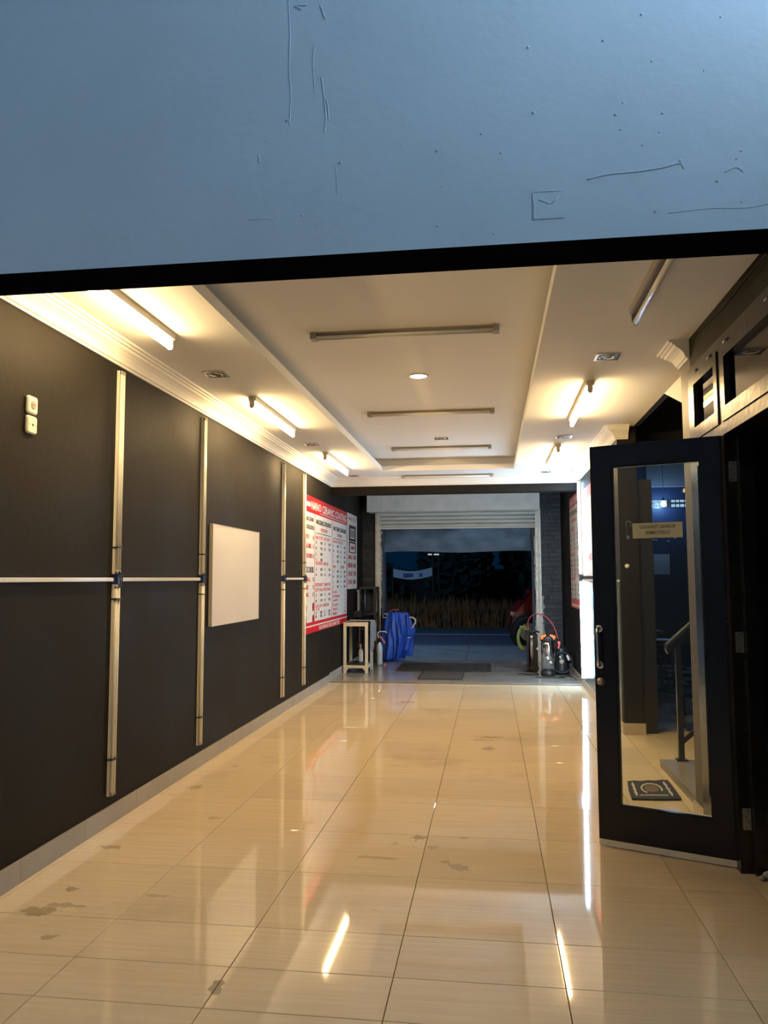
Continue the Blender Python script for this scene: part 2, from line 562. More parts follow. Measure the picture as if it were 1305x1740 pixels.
def lettering(body, m, parent, origin, X, Y, w, h, mirror=False, name='lettering'):
    """flat print filling w x h with its lower left corner at origin (in the parent's space)"""
    me, x0, x1, y0, y1 = text_mesh(body, m)
    X = Vector(X).normalized(); Y = Vector(Y).normalized(); Z = X.cross(Y)
    sx = w / (x1 - x0); sy = h / (y1 - y0)
    o = bpy.data.objects.new(name, me)
    COL.objects.link(o); o.parent = parent
    og = Vector(origin) - X * x0 * sx - Y * y0 * sy
    M = Matrix((( X.x * sx, Y.x * sy, Z.x, og.x), (X.y * sx, Y.y * sy, Z.y, og.y), (X.z * sx, Y.z * sy, Z.z, og.z), (0, 0, 0, 1)))
    o.matrix_local = M
    return stuff(o) if len(body) > 1 else o

# ------------------------------------------------------------------ dimensions
XL, XR = -2.19, 1.17          # faces of the left and right walls
ZC, ZT = 2.79, 2.956          # ceiling and raised tray
YB0, YB1, ZB = 2.871, 3.10, 2.64   # front beam
YE = 10.72                    # beam before the shutter bay
YS = 13.4                     # inner face of the shutter wall
YO0, YO1 = 4.92, 7.40         # opening to the stair hall
WT = 0.17                     # wall thickness

# ================================================================== SETTING
# ---- floor
flo = struct(MB().box(XL - .2, 6.0, -3.2, YS + .2, -0.12, -0.006).build('floor', 'grout'))
GX = [-2.149 + .596 * k for k in range(9)]
GY = [2.595 + .605 * k for k in range(-10, 14)]
TILE_FULL = None
def tile(x0, x1, y0, y1, m, z=0.0, parent=None, cache={}):
    g = 0.0016
    key = (round(x1 - x0, 3), round(y1 - y0, 3), m)
    if key not in cache:
        w, d = x1 - x0, y1 - y0
        cache[key] = MB().cham(g, w - g, g, d - g, -0.010, 0.0, 0.0012).mesh('tile', m)
    return link_mesh('tile', cache[key], parent or flo, (x0, y0, z))
YK = 10.60
def lay(xa, xb, ya, yb, m, z=0.0, gx=GX, gy=GY):
    xs = [xa] + [x for x in gx if xa + .02 < x < xb - .02] + [xb]
    ys = [ya] + [y for y in gy if ya + .02 < y < yb - .02] + [yb]
    for i in range(len(xs) - 1):
        for j in range(len(ys) - 1):
            tile(xs[i], xs[i + 1], ys[j], ys[j + 1], m, z)
lay(XL, 2.6, -3.0, YB0, 'beige_porcelain')
lay(XL, XR, YB0, YK, 'beige_porcelain')
lay(XR, XR + WT + .9, YO0, 6.2, 'beige_porcelain')
lay(XR, XR + 2.6, 6.2, 7.62, 'beige_porcelain')
# the shutter bay: grey tiles on a slightly raised bed with a stone edge
struct(MB().box(XL, XR, YK, YS + .2, -0.005, 0.009).build('floor_bay', 'grout'))
bayf = bpy.data.objects['floor_bay']
xs = [XL, -1.75, -1.15, -.55, .05, .65, XR]
ys = [YK + .10, 11.25, 11.8, 12.35, 12.9, YS]
for i in range(6):
    for j in range(5):
        tile(xs[i], xs[i + 1], ys[j], ys[j + 1], 'grey_tile', 0.019, bayf)
for i in range(6):
    tile(xs[i], xs[i + 1], YK, YK + .10, 'grey_tile', 0.019, bayf)
# ---- left wall
struct(MB().box(XL - .15, XL, YB0, YS + .2, 0, 3.1).build('wall_left', 'black_wall'))
bl = struct(MB().box(XL, XL + .004, YB0 + .01, YK, 0, .105).build('baseboard_left', 'grout'))
skm = MB().cham(.0012, .5988, 0, .105, 0, .011, .0015).mesh('tile', 'grey_skirting')
def skirt(parent, x, y0, y1, side, h=.105, m='grey_skirting', step=.6):
    y = y0
    while y < y1 - .03:
        e = min(step, y1 - y)
        mb = MB()
        a, b = (x, x + .011) if side > 0 else (x - .011, x)
        mb.box(a, b, y + .0012, y + e - .0012, 0.001, h)
        mb.build('tile', m, parent)
        y += e
skirt(bl, XL + .004, YB0 + .03, YK, 1)
skirt(bl, XL + .004, YK, YS - .02, 1, .125)
# ---- right wall, far stretch, and its clad end
struct(MB().box(XR, XR + WT, YO1, YS + .2, 0, 3.6).build('wall_right', 'black_wall'))
br = struct(MB().box(XR - .003, XR, YO1, YS, 0, .10).build('baseboard_right', 'grout'))
skirt(br, XR - .003, YO1 + .005, YS - .02, -1, .10, 'beige_skirting')
MB().box(XR - .014, XR + WT + .012, YO1 - .012, YO1 - .001, 0.001, .10).build('end_tile', 'beige_skirting', br)
# ---- front wall over the wide opening: blue plaster outside, black underside and inside
fw = MB()
fw.box(XL - .15, 2.75, YB0, YB1, ZB, 5.2)
fw.mi = [1, 0, 0, 1, 0, 0]
struct(fw.build('wall_front', ['blue_plaster', 'black_beam']))
wf = bpy.data.objects['wall_front']
# raised marks under the paint
mk = MB()
x0, x1, z0, z1 = .176, .290, 2.728, 2.832
mk.box(x0, x1, YB0 - .0025, YB0 + .001, z0, z1)
mk.build('filled_socket_patch', 'blue_plaster', wf)
for (a, b) in (((x0, z1), (x1, z1)), ((x0, z0), (x0, z1)), ((x0 + .02, z1 - .03), (x1 - .05, z1 - .05)), ((x1 - .05, z1 - .05), (x1 - .02, z1 - .02))):
    MB().tube([(a[0], YB0 - .001, a[1]), ((a[0] + b[0]) / 2 + .004, YB0 - .003, (a[1] + b[1]) / 2), (b[0], YB0 - .001, b[1])], .0024, 6).build('ridge', 'blue_plaster', wf)
def drip(pts, r=.0035):
    r *= .6
    MB().tube(spline([(p[0], YB0 - .0005, p[1]) for p in pts], 5), r, 6).build('paint_drip', 'blue_plaster', wf)
drip([(.375, 2.868), (.45, 2.882), (.55, 2.885), (.64, 2.893), (.705, 2.905), (.718, 2.885)], .004)
drip([(-.765, 3.70), (-.758, 3.55), (-.760, 3.4), (-.752, 3.3), (-.758, 3.17)], .0025)
drip([(-.66, 3.50), (-.664, 3.4), (-.655, 3.3)], .002)
drip([(-.63, 3.36), (-.612, 3.2), (-.618, 3.13)], .003)
drip([(-.635, 3.66), (-.615, 3.60)], .004)
drip([(-.71, 3.65), (-.735, 3.668), (-.69, 3.668)], .006)
drip([(-.92, 2.80), (-.85, 2.80), (-.82, 2.79)], .002)
drip([(-.88, 3.06), (-.876, 3.03)], .004)
drip([(-.57, 2.98), (-.565, 2.88)], .002)
drip([(.86, 2.86), (.90, 2.875), (.925, 2.855)], .003)
drip([(.66, 2.72), (.80, 2.728), (.93, 2.722), (1.02, 2.735)], .002)
drip([(-.62, 3.28), (-.606, 3.25), (-.60, 3.18)], .003)
for k in range(38):
    x = random.uniform(-.35, 1.1) if k > 8 else random.uniform(-.9, -.3)
    z = random.uniform(2.68, 3.5)
    r = random.uniform(.0025, .006)
    o = MB().lathe([(r, 0), (r * .7, .6 * r), (.0004, .8 * r)], (0, 0, 0), 8, axis='y').build('paint_blob', 'blue_plaster', wf, local=True)
    o.location = (x, YB0, z); o.rotation_euler = (0, 0, PI)
# ---- the yard where the camera stands
struct(MB().box(XR, 2.75, YB0, YB1, 0, ZB).build('wall_front_side', 'blue_plaster'))
struct(MB().box(XL - .15, XL, -3.2, YB0, 0, 5.2).build('wall_yard_left', 'yard_white'))
struct(MB().box(2.6, 2.75, -3.2, YB0, 0, 5.2).build('wall_yard_right', 'yard_white'))
struct(MB().box(XL, 2.6, -3.2, -3.05, 0, 5.2).build('wall_yard_back', 'yard_white'))
struct(MB().box(XL - .15, 2.75, -3.2, YB0, 5.2, 5.3).build('ceiling_yard_bounce', 'yard_white'))  # unseen ceiling, added over the yard to bounce lamp light
# ---- ceiling with raised tray
TX0, TX1, TY0, TY1 = -1.39, .312, 3.25, 10.07
ce = MB()
XCE = 1.325
ce.box(XL, TX0 - .05, YB1, YE, ZC, ZC + .035)
ce.box(TX1 + .05, XR, YB1, YE, ZC, ZC + .035)
ce.box(XR, XCE, YO0, YO1, ZC, ZC + .035)
ce.box(TX0 - .05, TX1 + .05, YB1, TY0 - .05, ZC, ZC + .035)
ce.box(TX0 - .05, TX1 + .05, TY1 + .05, YE, ZC, ZC + .035)
DP = .16
ce.box(TX0 - DP - .1, TX1 + DP + .1, TY0 - DP - .1, TY1 + DP + .1, ZT, ZT + .04)
ce.box(TX0 - DP - .1, TX0 - DP, TY0 - DP - .1, TY1 + DP + .1, ZC + .03, ZT)
ce.box(TX1 + DP, TX1 + DP + .1, TY0 - DP - .1, TY1 + DP + .1, ZC + .03, ZT)
ce.box(TX0 - DP, TX1 + DP, TY0 - DP - .1, TY0 - DP, ZC + .03, ZT)
ce.box(TX0 - DP, TX1 + DP, TY1 + DP, TY1 + DP + .1, ZC + .03, ZT)
cei = struct(ce.build('ceiling', 'white_ceiling'))
for (a, b, c, d) in ((TX0 - .05, TX0, TY0 - .05, TY1 + .05), (TX1, TX1 + .05, TY0 - .05, TY1 + .05),
                     (TX0, TX1, TY0 - .05, TY0), (TX0, TX1, TY1, TY1 + .05)):
    MB().box(a, b, c, d, ZC - .001, ZC + .066).build('tray_lip', 'white_ceiling', cei)
struct(MB().box(XL, XR, YE + .22, YS, 3.05, 3.1).build('ceiling_bay', 'black_wall'))
# ---- beam before the shutter bay
struct(MB().box(XL, XR, YE, YE + .22, 2.565, 3.1).build('wall_beam', 'black_wall'))
# ---- plaster cornices
PROF = [(0, .120), (.012, .120), (.014, .108), (.024, .104), (.030, .086), (.042, .066), (.060, .050), (.076, .040),
        (.082, .028), (.094, .026), (.096, .014), (.112, .012), (.116, 0), (0, 0)]
def cornice(name, pts, normals, mt='white_trim'):
    """sweep the profile along wall points; normals = direction away from the wall at each point (mitred)"""
    rings = []
    for p, n in zip(pts, normals):
        rings.append([(p[0] + n[0] * d, p[1] + n[1] * d, ZC - h) for d, h in PROF])
    return struct(MB().loft(rings, 0, True, True, False).build(name, mt))
cornice('trim_1', [(XL, YB1), (XL, YE), (XR, YE), (XR, YO1), (XR + .10, YO1)],
        [(1, 0), (1, -1), (-1, -1), (-1, -1), (0, -1)])
cornice('trim_2', [(XR, 4.70), (XR, YO0), (XR + .12, YO0)], [(-1, 0), (-1, 1), (0, 1)])
# ---- near right wall: pier with its sheen painted brown, dark wall above the glazed frame
struct(MB().box(XR, XR + WT, 4.70, YO0, 0, ZC).build('wall_right_pier', 'pier_sheen_brown'))
bp_ = struct(MB().box(XR - .003, XR, 4.71, YO0, 0, .10).build('baseboard_pier', 'grout'))
skirt(bp_, XR - .003, 4.71, YO0 + .01, -1, .10, 'beige_skirting')
nr = MB()
nr.box(XR, XR + WT, YB1, 4.70, 2.60, ZC)
struct(nr.build('wall_right_near', 'black_wall'))
struct(MB().tube(spline([(XR - .004, 4.6, 2.765), (XR - .004, 4.3, 2.752), (XR - .004, 4.0, 2.74), (XR - .004, 3.6, 2.75), (XR - .004, 3.2, 2.742)], 5), .004, 6).build('trim_cable', 'black_wall'))
# frame: posts, lintel, head
fr = empty('trim_3', (XR, 4.1, 0)); struct(fr)
for nm, args in (('post', (XR - .015, XR + .115, 4.625, 4.70, 0, 2.60)),
                 ('post', (XR - .015, XR + .115, 4.045, 4.100, 0, 2.60)),
                 ('post', (XR - .015, XR + .115, YB1, 3.17, 0, 2.60)),
                 ('lintel', (XR - .016, XR + .116, YB1, 4.70, 2.105, 2.165)),
                 ('head', (XR - .016, XR + .116, YB1, 4.70, 2.545, 2.60)),
                 ('sill', (XR - .015, XR + .115, 4.10, 4.625, 0, .12))):
    MB().box(*args).build(nm, 'gloss_black_wood', fr)
MB().box(XR + .045, XR + .115, 4.018, 4.045, 0, 2.105).build('door_stop', 'gloss_black_wood', fr)
def sash(n, y0, y1, z0, z1, st, zlow, zlab, xg=.03, gm='transom_glass', hinges=()):
    w = empty('window_%d' % n, (XR, (y0 + y1) / 2, z0)); struct(w)
    xa, xb = XR - .022, XR + .025
    MB().box(xa, xb, y0, y0 + st, z0, z1).build('sash_stile', 'gloss_black_wood', w)
    MB().box(xa, xb, y1 - st, y1, z0, z1).build('sash_stile', 'gloss_black_wood', w)
    MB().box(xa, xb, y0 + st, y1 - st, z0, z0 + zlow).build('sash_rail', 'gloss_black_wood', w)
    MB().box(xa, xb, y0 + st, y1 - st, z1 - st, z1).build('sash_rail', 'gloss_black_wood', w)
    MB().box(XR + xg - .025, XR + xg - .020, y0 + st, y1 - st, z0 + zlow, z1 - st).build('pane', gm, w)
    for y in hinges:
        MB().cyl((XR - .025, y - .035, z1 + .004), (XR - .025, y + .030, z1 + .004), .004, 8).build('hinge', 'rail_dark', w)
        MB().box(XR - .024, XR - .020, y - .028, y + .012, z1 - .006, z1 + .014).build('hinge_leaf', 'spot_black', w)
    return w
sash(1, 4.105, 4.62, 2.168, 2.543, .06, .07, 0, hinges=(4.5, 4.22))
sash(2, 3.175, 4.04, 2.168, 2.543, .06, .07, 0, hinges=(3.93, 3.34))
sash(3, 4.105, 4.62, .125, 2.10, .085, .10, 0, gm='transom_glass')
# waiting room behind the door: dark
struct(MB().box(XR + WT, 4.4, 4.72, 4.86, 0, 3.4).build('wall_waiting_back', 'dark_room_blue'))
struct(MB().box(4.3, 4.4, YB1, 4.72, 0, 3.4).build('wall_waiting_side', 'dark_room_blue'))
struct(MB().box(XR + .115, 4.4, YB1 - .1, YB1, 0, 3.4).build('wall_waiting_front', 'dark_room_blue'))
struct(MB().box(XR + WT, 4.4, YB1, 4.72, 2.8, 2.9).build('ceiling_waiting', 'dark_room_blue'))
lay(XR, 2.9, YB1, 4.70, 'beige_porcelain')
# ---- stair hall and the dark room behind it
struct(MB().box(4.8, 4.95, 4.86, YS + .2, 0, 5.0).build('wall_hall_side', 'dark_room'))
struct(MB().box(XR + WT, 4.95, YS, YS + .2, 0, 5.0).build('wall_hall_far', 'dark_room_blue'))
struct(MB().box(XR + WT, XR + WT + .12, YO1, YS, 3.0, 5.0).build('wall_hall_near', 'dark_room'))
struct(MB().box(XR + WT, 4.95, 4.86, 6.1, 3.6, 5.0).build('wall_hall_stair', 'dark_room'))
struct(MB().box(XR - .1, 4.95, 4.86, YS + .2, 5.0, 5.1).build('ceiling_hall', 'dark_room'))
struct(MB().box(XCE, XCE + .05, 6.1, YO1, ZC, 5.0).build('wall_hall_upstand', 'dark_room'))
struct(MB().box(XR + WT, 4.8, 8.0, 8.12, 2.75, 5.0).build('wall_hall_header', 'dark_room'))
# sloping white underside of the upper stair flight
sf = MB().prism([(XCE, ZC), (XCE, ZC + .2), (3.4, 1.75), (3.4, 1.55)], 'y', YO0, 6.10)
struct(sf.build('ceiling_stair_underside', 'white_ceiling'))
# checkered floor, laid in the dark room
chk = struct(MB().box(XR + WT, 4.8, 7.62, YS, -0.004, 0.0).build('floor_hall', 'checker_dark'))
cm = [MB().cham(.001, .399, .001, .399, 0, .008, .001).mesh('tile', m) for m in ('checker_light', 'checker_dark')]
for i in range(8):
    for j in range(14):
        x = XR + WT + .02 + .4 * i; y = 7.64 + .4 * j
        if y + .4 < YS:
            link_mesh('tile', cm[(i + j) % 2], chk, (x, y, 0))
# ---- shutter wall: two piers and a lintel, faced with split stone strips
wb = MB()
OX0, OX1, OZ = -1.86, .735, 2.62
wb.box(XL, OX0, YS, YS + .2, 0, 3.1)
wb.box(OX1, XR, YS, YS + .2, 0, 3.1)
wb.box(OX0, OX1, YS, YS + .2, OZ, 3.1)
wbo = struct(wb.build('wall_back', ['mortar_dark']))
for (a, b, parts) in ((XL, -1.955, 1), (.835, XR, 2)):
    z = .02
    r = 0
    while z < 2.9:
        h = random.uniform(.055, .085)
        w = (b - a)
        cuts = [a, b] if parts == 1 else [a, a + w * random.uniform(.3, .7), b]
        for q in range(len(cuts) - 1):
            d = random.uniform(.012, .035)
            MB().box(cuts[q] + .003, cuts[q + 1] - .003, YS - d, YS + .005, z + .002, z + h - .003).build('stone', 'stone', wbo)
        z += h; r += 1
# reveal of the opening
struct(MB().box(OX0, OX0 + .04, YS + .06, YS + .32, .0, OZ).build('trim_4', 'reveal_blue'))
struct(MB().box(OX1 - .04, OX1, YS + .06, YS + .32, .0, OZ).build('trim_5', 'reveal_blue'))

# ================================================================== DOOR LEAF (open, hinged on the right wall)
ANG = math.atan2(.39232, -.91983)
dr = empty('door_1', (1.169, 4.104, 0), rz=ANG); struct(dr)
DW, DZ0, DZ1, TK = .678, .012, 2.112, .042
GS0, GS1, GZ0, GZ1 = .113, .567, .213, 1.998
def dbox(nm, m, x0, x1, y0, y1, z0, z1, par=dr):
    return MB().box(x0, x1, y0, y1, z0, z1).build(nm, m, par, True)
dbox('stile', 'door_black', 0, GS0, -TK, 0, DZ0, DZ1)
dbox('stile', 'door_black', GS1, DW, -TK, 0, DZ0, DZ1)
dbox('rail', 'door_black', GS0, GS1, -TK, 0, DZ0, GZ0)
dbox('rail', 'door_black', GS0, GS1, -TK, 0, GZ1, DZ1)
dbox('pane', 'door_glass', GS0 - .005, GS1 + .005, -.024, -.018, GZ0 - .005, GZ1 + .005)
for (a, b, c, d) in ((GS0, GS0 + .008, GZ0, GZ1), (GS1 - .008, GS1, GZ0, GZ1), (GS0 + .008, GS1 - .008, GZ0, GZ0 + .008), (GS0 + .008, GS1 - .008, GZ1 - .008, GZ1)):
    dbox('glazing_bead', 'door_black', a, b, -.018, -.004, c, d)
    dbox('glazing_bead', 'alu', a, b, -.038, -.024, c, d)
sw = dbox('door_sweep', 'alu', .004, DW - .002, 0, .006, .006, .036)
for s_ in (.05, .33, .63):
    MB().lathe([(.004, 0), (.003, .0015)], (s_, .006, .022), 8, axis='y').build('screw', 'dull_steel', sw, True)
hd = MB().tube(spline([(.650, .004, 1.128), (.650, .036, 1.124), (.650, .045, 1.095), (.649, .045, 1.03), (.648, .045, .965), (.648, .036, .940), (.648, .004, .936)], 5), .0095, 10)
hdo = hd.build('handle', 'chrome', dr, True)
for z in (1.128, .936):
    MB().lathe([(.020, 0), (.020, .004), (.015, .007)], (.649, 0, z), 16, axis='y').build('rose', 'chrome', hdo, True)
MB().lathe([(.021, 0), (.021, .004), (.009, .006), (.009, .012)], (.649, 0, .849), 16, axis='y').build('lock_cylinder', 'dull_steel', dr, True)
for z in (1.92, 1.085, .252):
    h = MB().cyl((-.012, .004, z - .052), (-.012, .004, z + .052), .0065, 10)
    ho = h.build('hinge', 'dull_steel', dr, True)
    dbox('hinge_leaf', 'dull_steel', -.010, .022, -.001, .002, z - .05, z + .05, ho)
# hinge leaves let into the post
for z in (1.92, 1.085, .252):
    hl = MB().box(XR + .002, XR + .040, 4.0425, 4.046, z - .05, z + .05).build('hinge_plate', 'dull_steel', fr)
    for dz in (-.038, -.012, .014, .038):
        MB().lathe([(.0035, 0), (.003, -.001)], (XR + .02 + (.006 if dz in (-.012, .038) else -.004), 4.0424, z + dz), 8, axis='y').build('screw', 'spot_black', hl)
# paper notice stuck to the back of the pane, read from behind
hx, hy = math.cos(ANG), math.sin(ANG)
sg = empty('paper_notice', (1.169, 4.104, 0), 'cream paper notice taped to the glass door pane, lettering reversed', 'notice', rz=ANG)
MB().box(.213, .466, -.0262, -.0245, 1.606, 1.686).build('sheet', 'paper', sg, True)
lettering('RUANG TUNGGU', 'paper_ink', sg, (.250, -.0243, 1.656), (1, 0, 0), (0, 0, 1), .178, .018)
lettering('CUSTOMER', 'paper_ink', sg, (.276, -.0243, 1.625), (1, 0, 0), (0, 0, 1), .126, .018)
tp = MB().tube(spline([(.470, -.0255, 1.694), (.490, -.0255, 1.697), (.499, -.0255, 1.690), (.497, -.0255, 1.675)], 4), .0022, 6)
tp.build('tape', 'tape', sg, True)
MB().tube(spline([(.472, -.0255, 1.688), (.479, -.0255, 1.680), (.470, -.0255, 1.672)], 4), .0015, 6).build('tape', 'tape', sg, True)
MB().box(.484, .498, -.0260, -.0250, 1.604, 1.622).build('tape', 'tape', sg, True)
MB().tube([(.497, -.0255, 1.675), (.496, -.0255, 1.62)], .0009, 5).build('tape', 'tape', sg, True)
for (s_, z) in ((.355, 1.595), (.34, 1.592), (.28, 1.585), (.245, 1.601)):
    MB().box(s_, s_ + .012, -.0260, -.0250, z, z + .005).build('tape', 'tape', sg, True)
# rubble at the foot of the door post
for (x, y, r, lab) in ((1.225, 3.965, .016, 'small grey mortar lump touching the hinge post of the door'),
                       (1.255, 3.985, .024, 'middle grey mortar lump beside the hinge post of the door'),
                       (1.30, 3.975, .032, 'largest grey mortar lump lying in the doorway')):
    rb = MB().lathe([(r * .6, 0), (r, r * .5), (r * .8, r * 1.1), (r * .25, r * 1.5)], (x, y, 0), 7)
    tag(rb.build('mortar_lump', 'debris'), lab, 'rubble', 'mortar lumps by the door post')

# ================================================================== LEFT WALL
# ---- vertical twin tube lamps, unlit
def wall_lamp(y, x_face, side, label, cat, lit=False, z0=.165, z1=2.64, group=None):
    t = empty('wall_tube_lamp', (x_face, y, z0), label, cat, group)
    X = lambda d: x_face + side * d
    def bx(nm, m, d0, d1, ya, yb, za, zb):
        return MB().box(min(X(d0), X(d1)), max(X(d0), X(d1)), ya, yb, za, zb).build(nm, m, t)
    mid = 1.40
    rt = .013 if lit else .0095
    hw = .030 if lit else .026
    for (a, b) in ((z0, mid - .03), (mid + .03, z1)):
        bx('batten', 'white_plastic', 0, .014, y - hw, y + hw, a, b)
        for dy in ((0,) if lit else (-.0145, .0145)):
            MB().cyl((X(.014 + rt), y + dy, a + .02), (X(.014 + rt), y + dy, b - .02), rt, 16).split(0, X(.014 + rt) - side * .001, side < 0).build('tube', ['tube_cool', 'tube_cool_back'] if lit else ['tube_glass_off', 'tube_glass_off'], t)
            for (p, q) in ((a + .002, a + .022), (b - .022, b - .002)):
                MB().cyl((X(.014 + rt), y + dy, p), (X(.014 + rt), y + dy, q), rt * 1.12, 12).build('end_cap', 'grey_fixture', t)
    if not lit:
        for z in (1.585, 1.285, .37):
            bx('cable_tie', 'dark_tie', .0, .036, y - hw - .003, y + hw + .003, z - .004, z + .004)
    bx('connector', 'blue_connector', 0, .035, y - .018, y + .022, mid - .035, mid + .035)
    MB().tube(spline([(X(.03), y - .01, mid + .05), (X(.045), y + .01, mid + .02), (X(.04), y + .025, mid), (X(.04), y + .005, mid - .05)], 4), .004, 6).build('wire', 'dark_tie', t)
    return t
for y, lab in ((4.37, 'white twin tube lamp upright on the black wall, nearest the double socket'),
               (5.75, 'white twin tube lamp upright beside the blank white board'),
               (8.12, 'white twin tube lamp upright halfway between white board and price poster'),
               (9.065, 'white twin tube lamp upright at the left edge of the red price poster')):
    wall_lamp(y, XL, 1, lab, 'tube lamp', group='unlit tube lamps on the left wall')
# ---- conduits linking them
for y0, y1, lab in ((2.9, 4.325, 'white cable trunking running along the wall left of the first tube lamp'),
                    (4.42, 5.705, 'white cable trunking between the first and second wall tube lamps'),
                    (8.165, 9.02, 'short white cable trunking between the two far wall tube lamps')):
    t = empty('cable_trunking', (XL, y0, 1.39), lab, 'trunking', 'white trunking on the left wall')
    MB().box(XL, XL + .018, y0, y1, 1.387, 1.409).build('channel', 'white_plastic', t)
    MB().box(XL + .018, XL + .021, y0, y1, 1.389, 1.407).build('cover_strip', 'tube_glass_off', t)
# ---- blank white board
t = empty('white_board', (XL, 6.55, 1.03), 'blank white board mounted on the black left wall', 'board')
MB().box(XL + .004, XL + .030, 5.935, 7.18, 1.031, 1.831).build('panel', 'board_white', t)
for (a, b, c, d) in ((5.932, 7.183, 1.028, 1.033), (5.932, 7.183, 1.829, 1.834), (5.931, 5.936, 1.03, 1.832), (7.179, 7.184, 1.03, 1.832)):
    MB().box(XL + .002, XL + .032, a, b, c, d).build('edge_trim', 'board_edge', t)
# ---- sockets
def socket(z, lab, round_):
    t = empty('wall_socket', (XL, 3.467, z), lab, 'socket', 'sockets on the left wall')
    M = Matrix.Translation((XL, 3.467, z)) @ Matrix.Rotation(PI / 2, 4, 'Y')
    # plate: rounded box built flat then turned to face the room
    r = MB()
    r.rbox(-.043, .043, -.04, .04, 0, .020, .010, M=M)
    r.build('plate', 'socket_white', t)
    if round_:
        MB().lathe([(.021, .020), (.021, .021), (.018, .022)], (XL, 3.467, z), 18, axis='x').build('recess', 'grey_fixture', t)
        for dy in (-.008, .008):
            MB().lathe([(.003, .022), (.003, .0225)], (XL, 3.467 + dy, z), 8, axis='x').build('hole', 'spot_black', t)
    else:
        MB().lathe([(.006, .020), (.006, .022)], (XL, 3.467, z), 10, axis='x').build('hole', 'spot_black', t)
        for dy in (-.025, .025):
            MB().lathe([(.003, .020), (.003, .0215)], (XL, 3.467 + dy, z), 8, axis='x').build('screw', 'grey_fixture', t)
socket(2.236, 'upper cream wall socket with round power outlet', True)
socket(2.140, 'lower cream wall socket with small aerial jack', False)
# ---- price poster
def poster_row(p, y, z, w, h, s, m):
    lettering(s, m, p, (.0048, y - p.location.y, z - p.location.z), (0, 1, 0), (0, 0, 1), w, h)
t = empty('price_poster', (XL, 9.13, .73), 'large red and white price list poster on the left wall', 'poster')
PY0, PY1 = 9.13, 11.91
MB().box(XL, XL + .003, PY0, PY1, .735, 2.412).build('sheet', 'poster_white', t)
MB().box(XL + .003, XL + .0042, PY0, PY1, 2.21, 2.412).build('title_band', 'poster_red', t)
MB().box(XL + .003, XL + .0042, PY0, PY1, .735, .810).build('footer_band', 'poster_red', t)
MB().box(XL + .003, XL + .0042, PY0, PY1, .828, .868).build('footer_stripe', 'poster_red', t)
for y in (9.67, 10.76, 11.895):
    MB().box(XL + .003, XL + .0042, y - .009, y + .009, .868, 2.21).build('divider', 'poster_red', t)
MB().prism([(9.13, 2.28), (9.40, 2.28), (9.44, 2.305), (9.40, 2.335), (9.13, 2.335)], 'x', XL + .0042, XL + .0046).build('title_ribbon', 'poster_white', t)
poster_row(t, 9.47, 2.255, 2.36, .105, 'NANO CERAMIC COATING', 'poster_white')
MB().box(XL + .0042, XL + .0046, 9.95, 11.80, 2.232, 2.240).build('title_rule', 'poster_white', t)
poster_row(t, 9.95, .748, 1.35, .050, 'BOOKING 0812 8445 787', 'poster_white')
# column 1
poster_row(t, 9.15, 2.10, .46, .055, 'NANO CERAMIC', 'poster_black')
poster_row(t, 9.15, 2.00, .48, .055, 'COATING SEPEDA', 'poster_black')
for z, s, w in ((1.88, 'LIPAT', .2), (1.77, 'FULL BIKE', .32), (1.65, 'ROAD BIKE', .36)):
    poster_row(t, 9.15, z, w, .055, s, 'poster_red'); poster_row(t, 9.56, z, .07, .05, 'K', 'poster_black')
poster_row(t, 9.17, 1.47, .20, .075, 'CUCI', 'poster_black'); poster_row(t, 9.40, 1.47, .22, .075, 'MOBIL', 'poster_black')
for z, s, w in ((1.365, 'SMALL', .26), (1.27, 'MID', .16), (1.18, 'BIG', .16)):
    poster_row(t, 9.17, z, w, .05, s, 'poster_red'); poster_row(t, 9.57, z, .06, .05, 'K', 'poster_black')
for y, z in ((9.60, 1.05), (9.60, .90), (9.19, 1.04), (9.19, .90)):
    q = MB().lathe([(.055, 0), (.045, .0006)], (XL + .003, y, z), 14, axis='x')
    q.build('picture', 'poster_black', t)
    MB().box(XL + .0037, XL + .0042, y - .02, y + .03, z - .035, z + .03).build('picture', 'poster_red', t)
# column 2
poster_row(t, 9.74, 2.09, .94, .062, 'NANO CERAMIC COATING MOTOR', 'poster_black')
poster_row(t, 10.02, 2.01, .42, .040, 'EXTERIOR', 'poster_red')
MB().box(XL + .003, XL + .0042, 9.75, 10.66, 1.972, 1.980).build('rule', 'poster_black', t)
def rows(y0, y1, z, n, cols, dz=.072):
    for r in range(n):
        for c in range(4):
            if c >= 2 and r >= cols: continue
            y = y0 + (y1 - y0) * c / 4 + .03
            s = ('S', 'M', 'L', 'XL')[r % 4] if c % 2 == 0 else ('150K', '175K', '200K', '250K')[r % 4]
            poster_row(t, y, z - r * dz, .05 if c % 2 == 0 else .14, .036, s, 'poster_black')
def heads(y0, z, ws, words):
    for w, s in zip(ws, words):
        poster_row(t, y0, z, w, .042, s, 'poster_pink'); y0 += w + .05
heads(9.72, 1.90, (.44, .42), ('MATIC', 'SPORT'))
rows(9.70, 10.74, 1.84, 4, 2)
heads(9.72, 1.575, (.44, .28), ('BEBEK', 'MOGE'))
rows(9.70, 10.74, 1.50, 2, 2)
heads(9.72, 1.30, (.45, .43), ('REPAINT', 'REMOVER'))
heads(9.72, 1.235, (.45, .43), ('BODY HALUS', 'BODY KASAR'))
rows(9.70, 10.74, 1.17, 2, 2)
heads(9.72, .990 + .04, (.42, .34), ('SALON', 'MESIN'))
heads(9.72, .985, (.25,), ('JOK',))
rows(9.70, 10.74, .965 - .02, 2, 2, .045)
